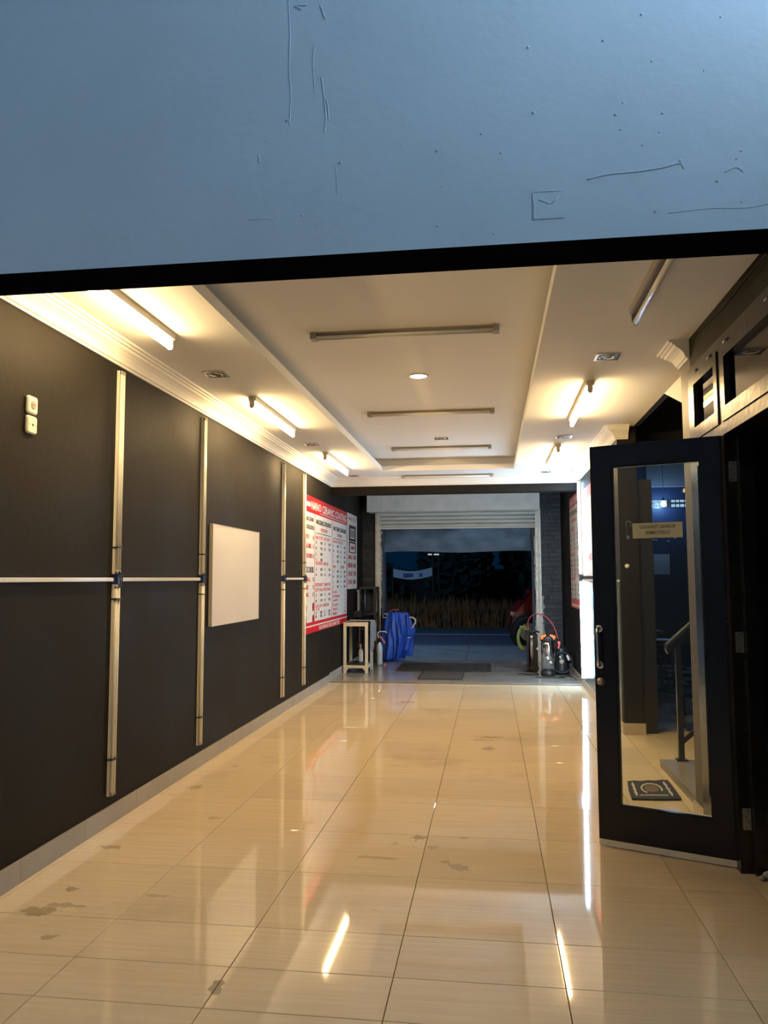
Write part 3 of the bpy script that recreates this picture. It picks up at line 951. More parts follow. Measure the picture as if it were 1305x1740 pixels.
# column 3
poster_row(t, 10.84, 2.075, .98, .062, 'NANO CERAMIC COATING MOBIL', 'poster_black')
poster_row(t, 11.15, 2.0, .36, .040, 'EXTERIOR', 'poster_red')
MB().box(XL + .003, XL + .0042, 10.86, 11.80, 1.962, 1.970).build('rule', 'poster_black', t)
heads(10.82, 1.90, (.36, .34), ('BASIC', 'EXTRA'))
rows(10.80, 11.88, 1.84, 4, 4)
heads(10.82, 1.545, (.20,), ('PRO',)); heads(11.36, 1.545, (.30,), ('ULTRA',))
rows(10.80, 11.88, 1.48, 4, 4)
for z, s, w in ((1.19, 'KACA', .28), (1.13, 'INTERIOR', .48), (1.07, 'JAMUR', .36), (1.01, 'POLES', .36), (.95, 'VELG', .30), (.89, 'MESIN', .28)):
    poster_row(t, 10.83, z, w, .036, s, 'poster_red'); poster_row(t, 11.72, z, .07, .036, 'K', 'poster_black')
# second, narrower sheet
t = empty('emblem_poster', (XL, 11.94, 1.2), 'narrow white poster with black emblem right of the large price poster', 'poster')
MB().box(XL, XL + .003, 11.94, 12.82, 1.235, 2.42).build('sheet', 'poster_white', t)
MB().box(XL + .003, XL + .0042, 12.08, 12.70, 1.99, 2.24).build('emblem', 'poster_black', t)
MB().box(XL + .0042, XL + .0046, 12.20, 12.58, 2.03, 2.19).build('emblem_field', 'poster_white', t)
for k in range(3):
    MB().box(XL + .0046, XL + .005, 12.24 + .11 * k, 12.31 + .11 * k, 2.05, 2.17).build('emblem_bar', 'poster_black', t)
MB().box(XL + .003, XL + .0042, 12.08, 12.70, 1.80, 1.98).build('emblem_base', 'poster_black', t)
MB().box(XL + .0042, XL + .0046, 12.16, 12.62, 1.815, 1.955).build('emblem_field', 'poster_white', t)
MB().box(XL + .0046, XL + .005, 12.25, 12.55, 1.86, 1.91).build('emblem_bar', 'poster_red', t)
poster_row(t, 12.02, 2.31, .7, .05, 'PAKET CUCI', 'poster_pink')
for z, a, b in ((1.70, 'SMALL', '50K'), (1.57, 'MEDIUM', '60K'), (1.44, 'LARGE', '70K'), (1.31, 'EXTRA', '80K')):
    poster_row(t, 12.0, z, .36, .07, a, 'poster_red'); poster_row(t, 12.46, z, .28, .07, b, 'poster_red')

# ================================================================== RIGHT WALL
wall_lamp(10.37, XR, -1, 'lit upright cool white tube lamp on the right wall', 'tube lamp', lit=True, z0=.11, z1=2.66)
# pale lower cladding and bright poster nearer than the tube
t = empty('wall_panel', (XR, 8.9, .11), 'pale glossy wall panel on the right wall behind the open door', 'panel')
MB().box(XR - .012, XR, 7.46, 10.29, .102, 1.36).build('sheet', 'white_cladding', t)
MB().box(XR - .015, XR, 7.46, 10.29, 1.36, 1.38).build('edge_strip', 'alu', t)
t = empty('wash_poster', (XR, 9.2, 1.42), 'white poster with pink print beside the lit tube lamp', 'poster')
MB().box(XR - .004, XR, 8.4, 10.25, 1.42, 2.50).build('sheet', 'poster_white', t)
MB().box(XR - .0052, XR - .004, 8.4, 10.25, 2.36, 2.50).build('title_band', 'poster_pink', t)
lettering('CUCI MOBIL', 'poster_pink', t, (-.0055, 10.05 - 9.2, 1.6 - 1.42), (0, -1, 0), (0, 0, 1), .9, .09)
t = empty('price_poster', (XR, 11.0, .97), 'pale price poster on the right wall between tube lamp and shutter', 'poster')
QY0, QY1 = 10.50, 11.84
MB().box(XR - .003, XR, QY0, QY1, .975, 2.555).build('sheet', 'poster_white', t)
def prow(y, z, w, h, s, m):
    lettering(s, m, t, (-.0048, y - 11.0, z - .97), (0, -1, 0), (0, 0, 1), w, h)
for (a, b) in ((2.40, 2.555), (.975, 1.00), (1.03, 1.10)):
    MB().box(XR - .0042, XR - .003, QY0, QY1, a, b).build('band', 'poster_pink', t)
prow(11.78, 2.43, 1.2, .09, 'NANO CERAMIC', 'poster_white')
prow(11.72, 2.28, .9, .07, 'DETAILING', 'poster_black')
prow(11.65, 2.18, .7, .05, 'INTERIOR', 'poster_pink')
for z0 in (1.98, 1.62, 1.28):
    prow(11.78, z0 + .08, .6, .05, 'PAKET', 'poster_pink')
    for r in range(4):
        for c in range(3):
            prow(11.74 - .42 * c, z0 - .065 * r, .16, .038, ('S', 'M', 'L', 'XL')[r] if c == 0 else '250K', 'poster_black')

# ================================================================== CEILING LAMPS
def batten(p0, p1, zc, lit, lab, group, body='lamp_body', cap='lamp_cap', cat='tube lamp'):
    """ceiling tube lamp from p0 to p1 (x, y), fixed to the ceiling at height zc"""
    a = Vector((p0[0], p0[1], 0)); b = Vector((p1[0], p1[1], 0))
    d = b - a; ln = d.length; ang = math.atan2(d.y, d.x)
    t = empty('ceiling_tube_lamp', (p0[0], p0[1], zc), lab, cat, group, rz=ang)
    L = lambda mb, nm, m: mb.build(nm, m, t, True)
    L(MB().prism([(-.030, 0), (.030, 0), (.028, -.034), (-.028, -.034)], 'x', .01, ln - .01), 'batten', body)
    for (u, v) in ((0, .018), (ln - .018, ln)):
        L(MB().prism([(-.018, 0), (.018, 0), (.017, -.075), (.010, -.090), (-.010, -.090), (-.017, -.075)], 'x', u, v), 'end_cap', cap)
    L(MB().cyl((.015, 0, -.074), (ln - .015, 0, -.074), .0145, 24).split(2, -.079), 'tube', ['tube_warm', 'tube_warm_back'] if lit else ['tube_glass_off', 'tube_glass_off'])
    return t
G1 = 'lit warm tube lamps on the ceiling border'
for (y0, y1, lab) in ((3.14, 4.19, 'lit warm tube lamp on the left ceiling border, nearest the front beam'),
                      (5.72, 7.0, 'lit warm tube lamp on the left ceiling border, middle of three'),
                      (8.41, 9.75, 'lit warm tube lamp on the left ceiling border, farthest of three')):
    batten((-1.79, y0), (-1.79, y1), ZC, True, lab, G1)
for (y0, y1, lab) in ((5.60, 6.88, 'lit warm tube lamp on the right ceiling border, nearer of two'),
                      (8.27, 9.62, 'lit warm tube lamp on the right ceiling border, farther of two')):
    batten((.715, y0), (.715, y1), ZC, True, lab, G1)
batten((.76, 3.14), (.76, 4.12), ZC, False, 'unlit tube lamp on the right ceiling border near the front beam', 'unlit ceiling tube lamps', 'grey_fixture', 'grey_fixture')
def twin(y, x0, x1, zc, lab, h=.038):
    t = empty('tray_tube_lamp', (x0, y, zc), lab, 'tube lamp', 'unlit tube lamps across the ceiling')
    ln = x1 - x0
    L = lambda mb, nm, m: mb.build(nm, m, t, True)
    L(MB().prism([(-.032, 0), (.032, 0), (.010, -h * .55), (-.010, -h * .55)], 'x', 0, ln), 'batten', 'grey_fixture')
    for dy in (-.022, .022):
        L(MB().cyl((.03, dy, -h * .8), (ln - .03, dy, -h * .75), .009, 10), 'tube', 'tube_glass_off')
    for (u, v) in ((0, .04), (ln - .04, ln)):
        L(MB().box(u, v, -.036, .036, -h * 1.1, 0), 'end_cap', 'grey_fixture')
twin(4.80, -1.115, .075, ZT, 'unlit twin tube lamp across the raised ceiling, nearest of three')
twin(7.21, -1.125, .055, ZT, 'unlit twin tube lamp across the raised ceiling, middle of three')
twin(9.22, -1.150, .030, ZT, 'unlit twin tube lamp across the raised ceiling, farthest of three')
twin(10.52, -1.180, .050, ZC, 'unlit twin tube lamp across the flat ceiling beyond the tray', .036)
# ---- square recessed spots
def spot(x, y, zc, lab):
    t = empty('recessed_spot', (x, y, zc), lab, 'spotlight', 'square recessed spotlights')
    s = .075
    for (a, b, c, d) in ((-s, s, -s, -s + .016), (-s, s, s - .016, s), (-s, -s + .016, -s + .016, s - .016), (s - .016, s, -s + .016, s - .016)):
        MB().box(a, b, c, d, -.010, 0).build('bezel', 'chrome', t, True)
    MB().box(-s + .016, s - .016, -s + .016, s - .016, -.004, 0).build('plate', 'grey_fixture', t, True)
    MB().lathe([(.050, -.004), (.050, -.012), (.040, -.014), (.036, -.006)], (0, 0, 0), 20).build('ring', 'chrome', t, True)
    MB().lathe([(.036, -.008), (.02, -.012), (.004, -.013)], (0, 0, 0), 16).build('lens', 'spot_black', t, True)
for x, y, z, lab in ((-1.83, 5.04, ZC, 'dark square spotlight on the left ceiling border, nearest of three'),
                     (-1.82, 7.87, ZC, 'dark square spotlight on the left ceiling border, middle of three'),
                     (-1.82, 10.42, ZC, 'dark square spotlight on the left ceiling border, farthest of three'),
                     (.745, 4.99, ZC, 'dark square spotlight on the right ceiling border, nearest of three'),
                     (.735, 7.82, ZC, 'dark square spotlight on the right ceiling border, middle of three'),
                     (.735, 10.42, ZC, 'dark square spotlight on the right ceiling border, farthest of three'),
                     (-.523, 8.66, ZT, 'dark square spotlight in the raised middle ceiling')):
    spot(x, y, z, lab)
t = empty('round_downlight', (-.53, 5.926, ZT), 'lit round cool white downlight in the raised ceiling', 'downlight')
MB().lathe([(.080, 0), (.080, -.006), (.066, -.012), (.062, -.004)], (0, 0, 0), 28).build('ring', 'white_plastic', t, True)
MB().lathe([(.062, -.004), (.05, -.007), (.004, -.008)], (0, 0, 0), 24).build('lens', 'led_white', t, True)

# ---- lamp over the yard, on a bracket on the yard's right wall, above the frame
t = empty('yard_lamp', (2.6, 1.7, 4.85), 'cool white bulb lamp on a bracket high on the yard wall', 'wall lamp')
MB().box(2.57, 2.6, 1.64, 1.76, 4.80, 4.94).build('back_plate', 'white_plastic', t)
MB().tube(spline([(2.58, 1.7, 4.88), (2.46, 1.7, 4.95), (2.34, 1.7, 4.95), (2.30, 1.7, 4.90)], 5), .014, 8).build('arm', 'white_plastic', t)
MB().lathe([(.03, 0), (.045, -.02), (.045, -.06)], (2.30, 1.7, 4.90), 14).build('bulb_holder', 'white_plastic', t)
MB().lathe([(.030, 0), (.052, -.03), (.060, -.07), (.050, -.11), (.02, -.13)], (2.30, 1.7, 4.84), 16).build('bulb', 'yard_bulb', t)
MB().lathe([(.02, -.185), (.07, -.182), (.098, -.168), (.100, -.163), (.07, -.172), (.02, -.175)], (2.30, 1.7, 4.84), 24).build('light_block_dish', 'white_plastic', t)  # unseen dish, added to keep the bulb's light off the floor
for k in range(3):
    a = 2 * PI * k / 3 + .4
    MB().tube([(2.30 + .092 * math.cos(a), 1.7 + .092 * math.sin(a), 4.675), (2.30 + .044 * math.cos(a), 1.7 + .044 * math.sin(a), 4.87)], .003, 6).build('dish_rod', 'white_plastic', t)

# ================================================================== SHUTTER BAY
t = empty('roller_shutter', (-.57, YS, 0), 'raised grey metal roller shutter with white box housing', 'shutter')
MB().box(-2.045, .805, YS - .42, YS - .005, 2.515, 2.90).build('housing', 'shutter_white', t)
MB().box(-2.048, .808, YS - .425, YS - .40, 2.505, 2.517).build('housing_lip', 'alu', t)
MB().box(-1.80, -1.797, YS - .4215, YS - .42, 2.517, 2.90).build('housing_seam', 'board_edge', t)
for k in range(5):
    z = 2.262 + .066 * k
    # slat: bowed strip with a rolled lower lip
    pr = []
    for q in range(7):
        u = q / 6
        pr.append((YS - .024 - .040 * math.sin(PI * u) ** .8, z + .061 * u))
    pr += [(p[0] + .006, p[1]) for p in reversed(pr)]
    MB().prism(pr, 'x', -1.89, .765).build('slat', 'shutter_slat', t)
MB().box(-1.89, .765, YS - .055, YS - .015, 2.238, 2.264).build('bottom_bar', 'alu', t)
for (a, b) in ((-1.955, -1.865), (.745, .835)):
    g = MB().box(a, b, YS - .07, YS - .002, .02, 2.55)
    g.build('guide_rail', 'guide_metal', t)
    MB().box((a + b) / 2 - .012, (a + b) / 2 + .012, YS - .076, YS - .07, .02, 2.5).build('guide_rib', 'alu', t)
def frayed(x, sgn, z0, z1, n, m='torn_plastic', amp=.035):
    vs = []; z = z0
    for k in range(n + 1):
        z = z0 + (z1 - z0) * k / n
        vs.append((x + sgn * random.uniform(.006, amp), z))
    poly = [(x, z0)] + vs + [(x, z1)]
    mb = MB()
    nn = len(vs)
    for k in range(nn - 1):
        mb.prism([(x, vs[k][1]), vs[k], vs[k + 1], (x, vs[k + 1][1])], 'y', YS - .05, YS - .044)
    return mb.build('frayed_seal', m, t)
frayed(-1.865, 1, .9, 2.2, 44)
frayed(.745, -1, .3, 2.2, 60, amp=.03)
frayed(.835, 1, .2, 1.1, 26, amp=.05)
# ---- tarpaulin hanging behind the raised shutter
rings = []
NX, NZ = 60, 12
mb = MB()
fr_, bk_ = [], []
for j in range(NZ + 1):
    for i in range(NX + 1):
        u = i / NX; v = j / NZ
        x = -1.84 + u * 2.56
        z = 2.42 - v * .57 + .012 * math.sin(u * 9) * v
        y = YS + .16 + .05 * (1 - v) * math.sin(u * 16 + 4 * v + 1) + .025 * math.sin(u * 37 - 7 * v) * (1 - v * .5) + .05 * math.sin(u * 5 + v * 5)
        fr_.append((x, y, z)); bk_.append((x, y + .006, z))
n1 = NX + 1
fs = [(j * n1 + i, j * n1 + i + 1, (j + 1) * n1 + i + 1, (j + 1) * n1 + i) for j in range(NZ) for i in range(NX)]
mb.add(fr_, fs, 0, True); mb.add(bk_, fs, 0, True)
tag(mb.build('tarpaulin', 'tarp_grey'), 'grey tarpaulin hanging behind the raised shutter', 'tarpaulin')

# ---- mats
def grid_mat(x0, x1, y0, y1, m, lab, nx, ny, z=.020):
    t = empty('rubber_mat', (x0, y0, z), lab, 'mat', 'rubber mats in the shutter bay')
    MB().box(x0, x1, y0, y1, z, z + .008).build('base', m, t)
    for (a, b, c, d) in ((x0, x1, y0, y0 + .02), (x0, x1, y1 - .02, y1), (x0, x0 + .02, y0 + .02, y1 - .02), (x1 - .02, x1, y0 + .02, y1 - .02)):
        MB().box(a, b, c, d, z + .008, z + .016).build('rim', 'mat_dark', t)
    rb = MB()
    for i in range(1, nx):
        x = x0 + (x1 - x0) * i / nx
        rb.box(x - .006, x + .006, y0 + .02, y1 - .02, z + .008, z + .015)
    for j in range(1, ny):
        y = y0 + (y1 - y0) * j / ny
        rb.box(x0 + .02, x1 - .02, y - .006, y + .006, z + .008, z + .014)
    stuff(rb.build('ribs', 'mat_grey' if m == 'mat_grey' else 'mat_dark', t))
grid_mat(-1.43, -.02, 11.79, 12.86, 'mat_dark', 'wide dark rubber mat in the middle of the shutter bay', 40, 24)
grid_mat(-1.01, -.40, 10.84, 11.76, 'mat_grey', 'narrow ribbed rubber mat in front of the wide dark mat', 16, 8)

# ---- cream metal stand with cloth
t = empty('metal_stand', (-1.98, 11.7, .02), 'tall cream metal stand with open frame by the left wall', 'stand')
SX0, SX1, SY0, SY1 = -2.155, -1.795, 11.45, 11.98
for x in (SX0, SX1 - .04):
    for y in (SY0, SY1 - .04):
        MB().box(x, x + .04, y, y + .04, .02, .735).build('leg', 'stand_cream', t)
for z0, z1 in ((.70, .74), (.095, .135)):
    for y in (SY0, SY1 - .04):
        MB().box(SX0 + .04, SX1 - .04, y + .002, y + .038, z0, z1 - .002).build('cross_bar', 'stand_cream', t)
    for x in (SX0, SX1 - .04):
        MB().box(x + .002, x + .038, SY0 + .04, SY1 - .04, z0, z1 - .002).build('side_bar', 'stand_cream', t)
for x, sg_ in ((SX0 + .04, 1), (SX1 - .04, -1)):
    MB().prism([(x, .095), (x + sg_ * .045, .095), (x, .05)], 'y', SY0 + .012, SY0 + .028).build('gusset', 'stand_cream', t)
MB().box(SX0 - .004, SX1 + .004, SY0 - .004, SY1 + .004, .738, .758).build('top_board', 'stand_cream', t)
mb = MB()
top = []
for i in range(17):
    u = i / 16
    s = u * 1.0
    for j in range(9):
        v = j / 8
        y = SY0 + .03 + v * .48
        if s < .40:
            x = SX0 + .02 + s; z = .764 + .006 * math.sin(9 * v + 5 * u)
        else:
            dz = (s - .40)
            x = SX1 + .035 + .014 * math.sin(14 * v) * min(1, dz * 6); z = .757 - dz * (.62 + .12 * math.sin(5 * v))
        top.append((x, y, z))
fs = [(i * 9 + j, i * 9 + j + 1, (i + 1) * 9 + j + 1, (i + 1) * 9 + j) for i in range(16) for j in range(8)]
mb.add(top, fs, 0, True)
mb.add([(p[0] + (.004 if p[2] < .757 else 0), p[1], p[2] + .005) for p in top], fs, 0, True)
tag(mb.build('cloth', 'cloth_grey'), 'grey cloth draped over the top and side of the cream metal stand', 'cloth')
def spray_bottle(x, y, z, h, r, label, body='bottle_white', trig='black_plastic', s=1.0):
    t = empty('spray_bottle', (x, y, z), label, 'bottle')
    MB().lathe([(r * .9, 0), (r, .01), (r, h * .55), (r * .8, h * .68), (r * .38, h * .76), (r * .38, h * .82)], (x, y, z), 16).build('body', body, t)
    MB().lathe([(r * .46, h * .80), (r * .46, h * .88)], (x, y, z), 14).build('collar', trig, t)
    MB().box(x - r * .35, x + r * .35, y - r * .9, y + r * .6, z + h * .88, z + h).build('spray_head', trig, t)
    MB().prism([(y - r * .7, z + h * .9), (y - r * .45, z + h * .9), (y - r * .55, z + h * .7), (y - r * .75, z + h * .72)], 'x', x - .006, x + .006).build('trigger', trig, t)
    return t
spray_bottle(-1.955, 11.80, .153, .26, .036, 'white spray bottle standing on the lower shelf of the cream stand', trig='hose_white')
MB().box(SX0 + .04, SX1 - .04, SY0 + .04, SY1 - .04, .137, .152).build('lower_shelf', 'rack_black', bpy.data.objects['metal_stand'])
# brush hanging in the stand
t = empty('hand_brush', (-1.99, 11.85, .45), 'long handled brush hanging inside the cream stand', 'brush')
MB().tube(spline([(-1.99, 11.85, .70), (-1.985, 11.85, .55), (-1.98, 11.85, .43)], 4), .012, 8).build('handle', 'grey_fixture', t)
MB().rbox(-2.01, -1.95, 11.83, 11.87, .36, .44, .008).build('head', 'mat_brown', t)
# ---- black rack in the corner
t = empty('storage_rack', (-2.0, 13.0, .02), 'black open metal rack in the corner by the shutter', 'rack')
RX0, RX1, RY0, RY1 = -2.16, -1.88, 12.86, 13.28
for x in (RX0, RX1 - .035):
    for y in (RY0, RY1 - .035):
        MB().box(x, x + .035, y, y + .035, .02, 1.26).build('post', 'rack_black', t)
for z in (.12, .55, .80, 1.225):
    MB().box(RX0 + .001, RX1 - .001, RY0 + .001, RY1 - .001, z, z + .032).build('shelf', 'rack_black', t)
MB().cyl((RX0 + .1, RY0 + .01, .83), (RX0 + .1, RY0 + .01, 1.225), .006, 8).build('rod', 'dull_steel', t)
t = empty('wall_shelf', (-2.09, 12.66, .78), 'small dark bracket shelf fixed to the wall beside the rack', 'shelf')
MB().box(XL + .001, XL + .13, 12.50, 12.84, .78, .87).build('box', 'black_plastic', t)
MB().box(XL + .01, XL + .12, 12.52, 12.82, .87, .876).build('rim', 'black_rubber', t)
t = empty('squeegee', (-2.12, 12.62, .87), 'grey window squeegee standing on the small wall shelf', 'squeegee')
MB().box(-2.135, -2.105, 12.56, 12.62, .877, 1.19).build('handle', 'grey_fixture', t)
MB().box(-2.14, -2.10, 12.52, 12.70, 1.19, 1.215).build('blade', 'dull_steel', t)
t = empty('black_brush', (-2.13, 12.78, .87), 'black wheel brush standing beside the squeegee', 'brush')
MB().cyl((-2.13, 12.77, .877), (-2.13, 12.77, 1.0), .014, 10).build('handle', 'black_plastic', t)
MB().lathe([(.02, 0), (.036, .03), (.036, .12), (.018, .16)], (-2.13, 12.77, 1.0), 12).build('bristles', 'black_rubber', t)
# ---- foam sprayer bottle by the guide rail
t = empty('pump_sprayer', (-1.775, 12.62, .02), 'white pump sprayer with curved spout next to the cream stand', 'sprayer')
c = (-1.785, 12.62, .02)
MB().lathe([(.040, 0), (.046, .012), (.046, .26), (.038, .31), (.022, .345), (.022, .365)], c, 18).build('tank', 'bottle_white', t)
MB().lathe([(.028, .36), (.028, .40), (.016, .42), (.010, .44)], c, 14).build('pump_cap', 'black_plastic', t)
MB().tube(spline([(-1.80, 12.62, .44), (-1.815, 12.62, .515), (-1.78, 12.62, .545), (-1.70, 12.62, .545), (-1.665, 12.62, .53)], 5), .010, 8).build('spout', 'hose_white', t)
MB().tube(spline([(-1.785, 12.62, .47), (-1.75, 12.60, .44), (-1.715, 12.60, .39), (-1.70, 12.60, .36)], 5), .016, 8).build('trigger', 'pink_plastic', t)
t = empty('sponge', (-1.69, 12.56, .02), 'small pink sponge on the floor beside the pump sprayer', 'sponge')
MB().rbox(-1.715, -1.665, 12.52, 12.58, .020, .05, .01).build('sponge_body', 'pink_plastic', t)
# ---- blue tarpaulin bundle hung on a stand
t = empty('plastic_sheet', (-1.57, 13.26, .02), 'crumpled bright blue plastic sheet hung on a stand in the shutter opening', 'plastic sheet')
rings = []
for j in range(25):
    v = j / 24
    z = .83 - v * .79
    ring = []
    for k in range(120):
        a = 2 * PI * k / 120
        w = (.165 + .07 * min(1, v * 3)) - .10 * max(0, v - .55)
        dpt = .07 + .05 * v
        fold = 1 + .20 * math.sin(9 * a + 2 * v) * (.35 + v) + .16 * math.sin(19 * a - 3 * v + math.sin(7 * v)) * (.35 + v) + .05 * math.sin(31 * a + 11 * v)
        x = -1.585 + w * math.cos(a) * fold + .02 * math.sin(4 * v)
        y = 13.26 + dpt * math.sin(a) * fold
        zz = z + (.13 * max(0, math.cos(a)) + .05 * math.sin(5 * a) + .04 * math.sin(13 * a)) * (v ** 3)
        ring.append((x, y, max(.022, zz)))
    rings.append(ring)
MB().loft(rings, 0).build('sheet', 'tarp_blue', t)
sl = []
for j in range(7):
    v = j / 6
    sl.append([(-1.40 + .02 * v + .032 * math.cos(a) * (1 + .2 * math.sin(3 * a)), 13.20 + .028 * math.sin(a), .78 - .36 * v) for a in [2 * PI * k / 12 for k in range(12)]])
MB().loft(sl, 0).build('sleeve', 'tarp_blue', t)
MB().lathe([(.034, 0), (.034, .012)], (-1.372, 13.20, .408), 12).build('cuff', 'hose_white', t)
MB().tube(spline([(-1.70, 13.26, .83), (-1.66, 13.26, .865), (-1.60, 13.26, .872), (-1.54, 13.26, .868)], 4), .012, 8).build('hanger', 'hose_red', t)
MB().tube([(-1.60, 13.26, .875), (-1.585, 13.25, .84)], .013, 8).build('clip', 'chrome', t)
t = empty('white_hose', (-1.30, 13.3, .55), 'short curved white hose hooked on the blue plastic sheet', 'hose')
MB().tube(spline([(-1.40, 13.22, .73), (-1.34, 13.22, .745), (-1.275, 13.22, .72), (-1.265, 13.22, .66), (-1.30, 13.22, .60), (-1.325, 13.22, .565)], 6), .014, 8).build('tube', 'hose_white', t)
MB().tube([(-1.322, 13.22, .57), (-1.338, 13.22, .54)], .017, 8).build('nozzle', 'chrome', t)
t = empty('metal_ring', (-1.775, 13.2, .75), 'small chrome ring hanging at the left of the blue sheet', 'ring')
MB().tube([(-1.765 + .035 * math.cos(a), 13.14, .775 + .035 * math.sin(a)) for a in [2 * PI * k / 18 for k in range(19)]], .010, 8).build('ring_body', 'chrome', t)
# ---- pressure tanks, right
ZF = .02
def tank(x, y, r, h, lab, head, hm):
    t = empty('foam_tank', (x, y, ZF), lab, 'tank', 'stainless tanks by the right wall')
    MB().lathe([(r * 1.06, 0), (r * 1.08, .02), (r * 1.06, .07), (r, .075)], (x, y, ZF), 24).build('base_ring', 'black_plastic', t)
    MB().lathe([(r, .072), (r, h - .05), (r * .93, h - .015), (r * .7, h)], (x, y, ZF), 28).build('barrel', 'steel', t)
    return t
t = tank(.785, 11.46, .096, .49, 'stainless steel tank vacuum with orange and black head', 0, 0)
MB().lathe([(.100, .485), (.104, .50), (.100, .54), (.070, .57), (.03, .58)], (.785, 11.46, ZF), 24).build('motor_head', 'black_plastic', t)
for sx in (-1, 1):
    M = Matrix.Translation((.785 + sx * .062, 11.42, ZF + .545)) @ Matrix.Rotation(sx * .35, 4, 'Y')
    r_ = MB(); r_.rbox(-.045, .045, -.035, .035, -.025, .03, .012, M=M); r_.build('clip_cover', 'orange_plastic', t)
hb = MB().tube(spline([(.73, 11.40, .52), (.70, 11.35, .44), (.735, 11.335, .34), (.775, 11.335, .27), (.815, 11.33, .215)], 6), .009, 8)
hb.build('lance', 'black_plastic', t)
MB().cyl((.765, 11.333, .30), (.785, 11.333, .255), .017, 10).build('lance_collar', 'hose_white', t)
MB().cyl((.800, 11.333, .235), (.825, 11.333, .205), .017, 10).build('lance_collar', 'hose_white', t)
MB().tube(spline([(.80, 11.36, .55), (.815, 11.345, .45), (.83, 11.345, .34), (.85, 11.345, .29)], 6), .011, 8).build('suction_hose', 'black_rubber', t)
t = tank(.595, 11.98, .070, .54, 'slim steel tank on wheels behind the orange topped tank', 0, 0)
t2 = t
MB().box(.60, .672, 11.90, 12.05, ZF + .08, ZF + .54).build('side_plate', 'black_plastic', t)
MB().box(.515, .54, 11.90, 12.05, ZF + .08, ZF + .54).build('side_plate', 'black_plastic', t)
for sx in (-.085, .05):
    MB().lathe([(.048, -.018), (.052, -.01), (.052, .01), (.048, .018)], (.58 + sx, 11.88, ZF + .055), 20, axis='y').build('wheel', 'black_rubber', t)
MB().tube(spline([(.53, 11.95, .55), (.56, 11.93, .60), (.64, 11.93, .615), (.70, 11.95, .595)], 5), .013, 8).build('push_handle', 'black_plastic', t)
MB().lathe([(.03, 0), (.03, .04), (.018, .06)], (.60, 11.97, ZF + .53), 14).build('valve', 'black_plastic', t)
MB().lathe([(.018, 0), (.018, -.012)], (.665, 11.885, .36), 12, axis='y').build('gauge', 'white_plastic', t)
t = empty('black_vacuum', (1.0, 11.72, ZF), 'black drum vacuum with coiled hose against the right wall', 'vacuum')
MB().lathe([(.115, 0), (.125, .02), (.125, .07), (.11, .28), (.09, .36), (.05, .40)], (.985, 11.72, ZF), 24).build('drum', 'black_plastic', t)
MB().lathe([(.016, -.002), (.040, 0), (.004, .004)], (.985, 11.60, .20), 14, axis='y').build('label_disc', 'cork', t)
co = []
for k in range(90):
    a = 2 * PI * k / 24
    co.append((.985 + .145 * math.cos(a), 11.55 + .012 * (k / 24), ZF + .175 + .145 * math.sin(a)))
MB().tube(co, .013, 8).build('coiled_hose', 'black_rubber', t)
MB().cyl((1.06, 11.56, .30), (1.085, 11.54, .23), .018, 10).build('cuff', 'hose_white', t)
MB().cyl((.955, 11.53, .29), (.965, 11.53, .255), .013, 8).build('plug', 'hose_white', t)
t = empty('spray_gun', (.94, 11.5, .45), 'orange red trigger gun resting on the black vacuum', 'spray gun')
MB().prism([(.925, .40), (.945, .395), (.962, .455), (.965, .50), (.930, .50), (.925, .48), (.94, .455)], 'y', 11.50, 11.53).build('grip', 'red_plastic', t)
MB().tube([(.945, 11.515, .495), (.935, 11.515, .53)], .008, 8).build('barrel', 'black_plastic', t)
t = empty('green_hose', (.46, 12.1, .02), 'coiled green hose hanging at the left of the tanks', 'hose')
for k in range(3):
    rr = .150 - .017 * k
    MB().tube([(.475 + .62 * rr * math.cos(a), 12.06 + .02 * k, .50 + rr * 1.15 * math.sin(a)) for a in [PI * .32 + 2 * PI * .62 * q / 20 for q in range(21)]], .012, 8).build('coil', 'hose_green', t)
MB().tube(spline([(.44, 12.06, .66), (.50, 12.03, .63), (.56, 12.0, .64)], 4), .011, 8).build('tail', 'hose_green', t)
MB().cyl((.425, 12.05, .69), (.43, 12.05, .66), .012, 8).build('coupling', 'chrome', t)
t = empty('red_hose', (.72, 11.6, .5), 'thin red air hose arching over the tanks', 'hose')
MB().tube(spline([(.535, 11.9, .64), (.535, 11.85, .76), (.59, 11.8, .85), (.68, 11.7, .875), (.78, 11.62, .84), (.87, 11.56, .73), (.91, 11.53, .62), (.935, 11.515, .53)], 7), .008, 8).build('tube', 'hose_red', t)
def cable(name, pts, lab, r=.006, m='black_rubber'):
    t = MB().tube(spline(pts, 6), r, 6).build(name, m)
    tag(t, lab, 'cable', 'cables on the floor by the tanks')
zc_ = ZF + .006
cable('power_cable', [(.36, 11.55, zc_), (.45, 11.62, zc_), (.55, 11.58, zc_), (.62, 11.65, zc_), (.66, 11.55, zc_), (.56, 11.46, zc_), (.48, 11.5, zc_), (.44, 11.66, zc_)], 'black cable looped on the floor left of the tanks')
cable('power_cable', [(.60, 11.30, zc_), (.68, 11.22, zc_), (.80, 11.25, zc_), (.92, 11.2, zc_), (1.0, 11.27, zc_), (.93, 11.35, zc_), (1.05, 11.40, zc_), (1.10, 11.33, zc_)], 'black cable looped on the floor in front of the tanks')
cable('power_cable', [(1.03, 11.5, zc_), (1.10, 11.45, zc_), (1.12, 11.2, zc_), (1.13, 11.0, zc_)], 'black cable along the foot of the right wall')

